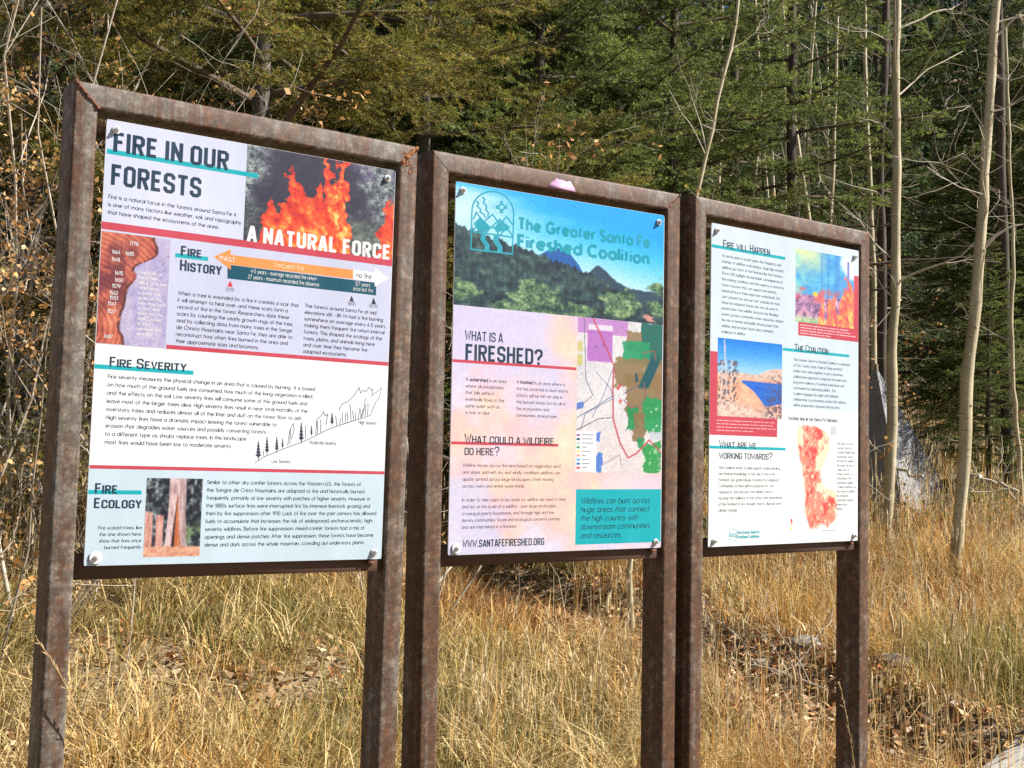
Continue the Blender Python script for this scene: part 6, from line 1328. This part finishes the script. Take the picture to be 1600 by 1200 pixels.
make_shrub('bare twiggy brush above the gap between the left and middle signs', 640, 8.0, 2.6, 8, 7, oak_leaf, 4, .045, .3, pale_twig, 'brush')
make_shrub('rusty leaved brush above the right sign in front of the grey stems', 1322, 14.5, 3.4, 3, 8, oak_leaf, 16, .05, .22, brown_twig, 'brush', spread=.09)
make_shrub('bare twigs behind the right sign in the grey stems', 1210, 13.0, 2.8, 9, 9, oak_leaf, 3, .05, .2, pale_twig, 'brush')
make_shrub('dry brush at the foot of the dark trunk at the right edge', 1590, 10.9, .7, 8, 10, oak_leaf, 2, .04, .2, brown_twig, 'brush')
make_shrub('low dead brush between the two pale aspens', 1455, 11.8, .6, 8, 11, green_leaf, 3, .04, .3, brown_twig, 'brush')
make_shrub('small dead weed with radiating stalks under the right sign', 1130, 7.9, .5, 9, 12, oak_leaf, 0, .03, 0, brown_twig, 'dead_weed', cat='weed', depth=1)

# ------------------------------------------------------------------ white tent behind the aspen
def build_tent():
    d = 13.4; apex = pix(1369, 573, d); right = pix(1452, 668, d); g = gz(apex[0], apex[1]); base = np.array([apex[0], apex[1], g])
    root = empty('tent', base); tag(root, 'pale canvas tent partly hidden behind the dark trunk and straight aspen', 'tent')
    az = apex[2] - g; hw = az * .66
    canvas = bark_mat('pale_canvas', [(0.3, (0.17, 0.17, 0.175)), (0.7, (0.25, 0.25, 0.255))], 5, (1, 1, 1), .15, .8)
    C4 = [np.array([.02, -hw * .9, -.1]), np.array([hw, .15, -.1]), np.array([0, hw * 1.6, -.1]), np.array([-hw * 1.2, .25, -.1])]
    mb = MB(); n = 9; top = np.array([0, 0, az])
    for k in range(4):
        A, B = C4[k], C4[(k + 1) % 4]; V = []
        nr = unit(np.cross(B - A, top - A))
        for j in range(n):
            t = j / (n - 1)
            for i in range(n):
                s = i / (n - 1); p = (A * (1 - s) + B * s) * (1 - t) + top * t
                V.append(p - nr * .035 * math.sin(math.pi * s) * math.sin(math.pi * t) * (1 + .5 * math.sin(7 * t + k)))
        q = (np.arange(n - 1)[:, None] * n + np.arange(n - 1)[None, :]).ravel(); mb.add(V, np.stack([q, q + 1, q + n + 1, q + n], 1))
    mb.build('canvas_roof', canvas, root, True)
    po = MB(); po.tube([(0, 0, az - .06), (0, 0, az + .03)], [.025, .02], 8, True); po.build('pole_tip', brown_twig, root)
build_tent()

# fallen branch and small rocks
def build_log(label, a, b, d0, d1, r, seed):
    rng = np.random.default_rng(seed); A, B = pix(*a, d0), pix(*b, d1); n = 12; t = np.linspace(0, 1, n)[:, None]; P = A * (1 - t) + B * t; P[:, 2] = np.maximum(P[:, 2], ground(P[:, 0], P[:, 1]) + .03)
    P += rng.normal(size=P.shape) * .015; c = P.mean(0); root = empty('fallen_branch', c); tag(root, label, 'branch', 'fallen branches')
    mb = MB(); mb.tube(P - c, np.linspace(r, r * .5, n), 7, True, .06, rng); mb.build('limb', pale_twig, root, True)
    tw = MB()
    for i in range(7): bare(tw, rng, P[rng.integers(2, n)] - c, unit(rng.normal(size=3) + [0, 0, .5]), .3 + .4 * rng.random(), r * .3, 1, None, .3)
    tw.build('twigs', pale_twig, root)
build_log('long pale fallen branch slanting through the grass right of the crooked aspen', (1500, 735), (1590, 770), 12.0, 11.2, .03, 3)
build_log('pale fallen limb lying behind the straight aspen', (1350, 712), (1440, 745), 13.2, 12.6, .03, 4)
build_log('thin stick across the bare soil under the right sign', (1120, 1010), (1290, 1075), 8.2, 6.6, .012, 5)

rock_mat = bark_mat('grey_rock', [(0.3, (0.13, 0.115, 0.1)), (0.7, (0.36, 0.33, 0.29))], 14, (1, 1, 1), .5)
def build_rock(label, px, py, r, seed):
    rng = np.random.default_rng(seed); p = hit(px, py)
    bm_v = []; n, m = 12, 8
    for i in range(m + 1):
        for j in range(n):
            ph, th = math.pi * i / m, 2 * math.pi * j / n; bm_v.append((math.sin(ph) * math.cos(th), math.sin(ph) * math.sin(th), math.cos(ph)))
    v = np.array(bm_v); f = .7 + .5 * fbm(v[:, 0] * 1.6 + seed, v[:, 1] * 1.6 + v[:, 2] * 1.3, seed, 3); v = v * f[:, None] * r * [1.3, 1, .62]
    i = np.arange(m)[:, None] * n; j = np.arange(n)[None, :]; j2 = (j + 1) % n
    o = mesh_obj('rock', v, [np.stack([i + j, i + n + j, i + n + j2, i + j2], -1).reshape(-1, 4)], rock_mat, smooth=False); o.location = (p[0], p[1], p[2] + r * .15)
    tag(o, label, 'rock', 'rocks in the dry wash')
build_rock('dark rock in the hollow just right of the right sign post', 1400, 1048, .13, 2)
build_rock('grey rock half buried in the bare soil left of the right sign post', 1255, 1012, .10, 5)
build_rock('small flat rock in the soil under the middle of the right sign', 1190, 1040, .06, 7)

# ------------------------------------------------------------------ tall timothy stalks in front of the signs
seed_mat = bark_mat('seed_heads', [(0.3, (0.40, 0.28, 0.14)), (0.7, (0.64, 0.47, 0.26))], 200, (1, 1, .3), .8)
stalk_mat = flat_mat('grass_stalk', (0.45, 0.31, 0.13), .6)
def build_stalks():
    H = [(1446, 901), (1450, 914), (1501, 927), (1390, 953), (1399, 968), (1408, 968), (1547, 971), (1490, 957), (1450, 1003), (1413, 1008), (1497, 1003), (1268, 992), (1537, 1014), (1512, 1038), (1469, 1041), (1362, 1049), (1453, 1065), (1473, 1076), (1556, 1163), (1238, 1040), (1250, 1052), (1520, 1060), (1480, 1105)]
    r = np.random.default_rng(9)
    for i, (px, py) in enumerate(H):
        d = 5.0 + .9 * r.random(); tip = pix(px, py, d); ln = (22 + 12 * r.random()) / 1900 * d
        foot = np.array([tip[0] + r.normal() * .05 + .02, tip[1] + r.normal() * .05, 0]); foot[2] = gz(foot[0], foot[1]); base = foot
        top = tip - base; t = np.linspace(0, 1, 9)[:, None]; bow = np.array([r.normal() * .05, r.normal() * .05, 0])
        P = top * t + bow * (t * (1 - t)) * 2
        root = empty('timothy_grass', base); tag(root, 'tall dry timothy stalk with a pale seed head at the lower right', 'grass stalk', 'timothy stalks at the lower right')
        mb = MB(); mb.tube(P, np.linspace(.0026, .0016, 9), 5); mb.build('stalk', stalk_mat, root)
        dirv = unit(P[-1] - P[-2]); hd = MB(); n = 10; s = np.linspace(0, 1, n)
        hd.tube(P[-1] - dirv * ln * (1 - s)[:, None], .0062 * np.sin(np.pi * np.clip(s * .93 + .05, 0, 1)) ** .5 + .0006, 8, True, .1, r); hd.build('seed_head', seed_mat, root)
        if r.random() < .5:
            lf = MB(); a = P[3]; e = a + np.array([r.normal() * .1, r.normal() * .1, .1]); lf.add([a, a + [.004, 0, 0], (a + e) / 2 + [.006, 0, .03], (a + e) / 2 + [0, 0, .03], e], [(0, 1, 2, 3)], [(3, 2, 4)]); lf.build('leaf', stalk_mat, root)
build_stalks()
def build_front_stalk(label, pts, d, w, heads, cat='grass stalk'):
    A = np.array([pix(x, y, d + .02 * i) for i, (x, y) in enumerate(pts)]); f = A[-1].copy(); base = np.array([f[0] + .1, f[1], gz(f[0], f[1])])
    A = np.concatenate([A, [base]]) - base; root = empty('grass_stalk', base); tag(root, label, cat)
    L = np.concatenate([[0], np.cumsum(np.linalg.norm(np.diff(A, axis=0), axis=1))]); t = np.linspace(0, L[-1], 24); Q = np.stack([np.interp(t, L, A[:, i]) for i in range(3)], 1)
    for _ in range(2): Q[1:-1] = Q[1:-1] * .5 + (Q[:-2] + Q[2:]) * .25
    mb = MB(); mb.tube(Q, np.linspace(w * .7, w, 24), 5); mb.build('stalk', stalk_mat, root)
    r = np.random.default_rng(3); hd = MB()
    for i in range(heads):
        k = i * (len(Q) // 3) / heads; j = int(k); p = Q[j] + (Q[j + 1] - Q[j]) * (k - j); dv = unit(Q[j] - Q[j + 1]) + r.normal(size=3) * .25; dv = unit(dv); ll = .014 + .006 * r.random()
        hd.tube([p, p + dv * ll * .5, p + dv * ll], [.0004, w * 1.0, .0003], 5)
    if heads: hd.build('seed_head', seed_mat, root)
build_front_stalk('single bent grass stalk with a pale seed head in front of the left post', [(57, 998), (70, 1018), (84, 1035), (96, 1052), (110, 1080), (128, 1130), (140, 1190), (146, 1230)], 2.35, .0014, 26)
build_front_stalk('thin straight grass stalk with a long seed head in front of the right sign post', [(1311, 1064), (1317, 1090), (1323, 1120), (1330, 1160), (1336, 1205)], 3.6, .0014, 30)

# ------------------------------------------------------------------ far wooded hillside: one mass
def build_far_wood():
    rng = np.random.default_rng(21); V, F, C = [], [], []; off = 0
    N = 5200; y = 38 + 85 * rng.random(N) ** .8; x = y * (rng.random(N) * 1.2 - .5); z = ground(x, y)
    grey = rng.random(N) < ss(.1, .45, x / y) * .5 + .22
    h = np.where(grey, 4 + 4 * rng.random(N), 5 + 5 * rng.random(N))
    for i in range(N):
        if grey[i]:
            k = 5; a = rng.random(k) * 6.28; zz = h[i] * (.3 + .6 * rng.random(k)); r = .5 + .7 * rng.random(k)
            v = [(-.06, 0, 0), (.06, 0, 0), (0, 0, h[i]), (0, -.06, 0), (0, .06, 0), (0, 0, h[i])]
            for q in range(k): v += [(0, 0, zz[q]), (0, 0, zz[q] + .07), (r[q] * math.cos(a[q]), r[q] * math.sin(a[q]), zz[q] + r[q] * .8)]
            c = np.array([.24, .21, .18]) * (.7 + .7 * rng.random())
        else:
            k = 46; u = rng.random(k); a = rng.random(k) * 6.28; zz = h[i] * (.08 + .92 * u); r = (1 - u) * h[i] * .2 * (.6 + .6 * rng.random(k)) + .1; w = .14 + .22 * (1 - u)
            v = []
            for q in range(k):
                cx, sx = math.cos(a[q]), math.sin(a[q]); v += [(cx * r[q] * .15 - sx * w[q], sx * r[q] * .15 + cx * w[q], zz[q] + .2), (cx * r[q] * .15 + sx * w[q], sx * r[q] * .15 - cx * w[q], zz[q] + .2), (cx * r[q], sx * r[q], zz[q] - .25)]
            c = np.array([.045, .068, .026]) * (.6 + .8 * rng.random())
        v = np.array(v) + [x[i], y[i], z[i] - .1]; n = len(v) // 3
        V.append(v); F.append(np.arange(n * 3).reshape(-1, 3) + off); C.append(np.tile(c, (n * 3, 1))); off += n * 3
    o = mesh_obj('far_woodland', np.concatenate(V), [np.concatenate(F)], col_mat('far_trees', .9, .2, .1), None, np.concatenate(C))
    tag(o, 'far off hillside wood of grey bare trees and dark firs', 'woodland', kind='stuff')
build_far_wood()
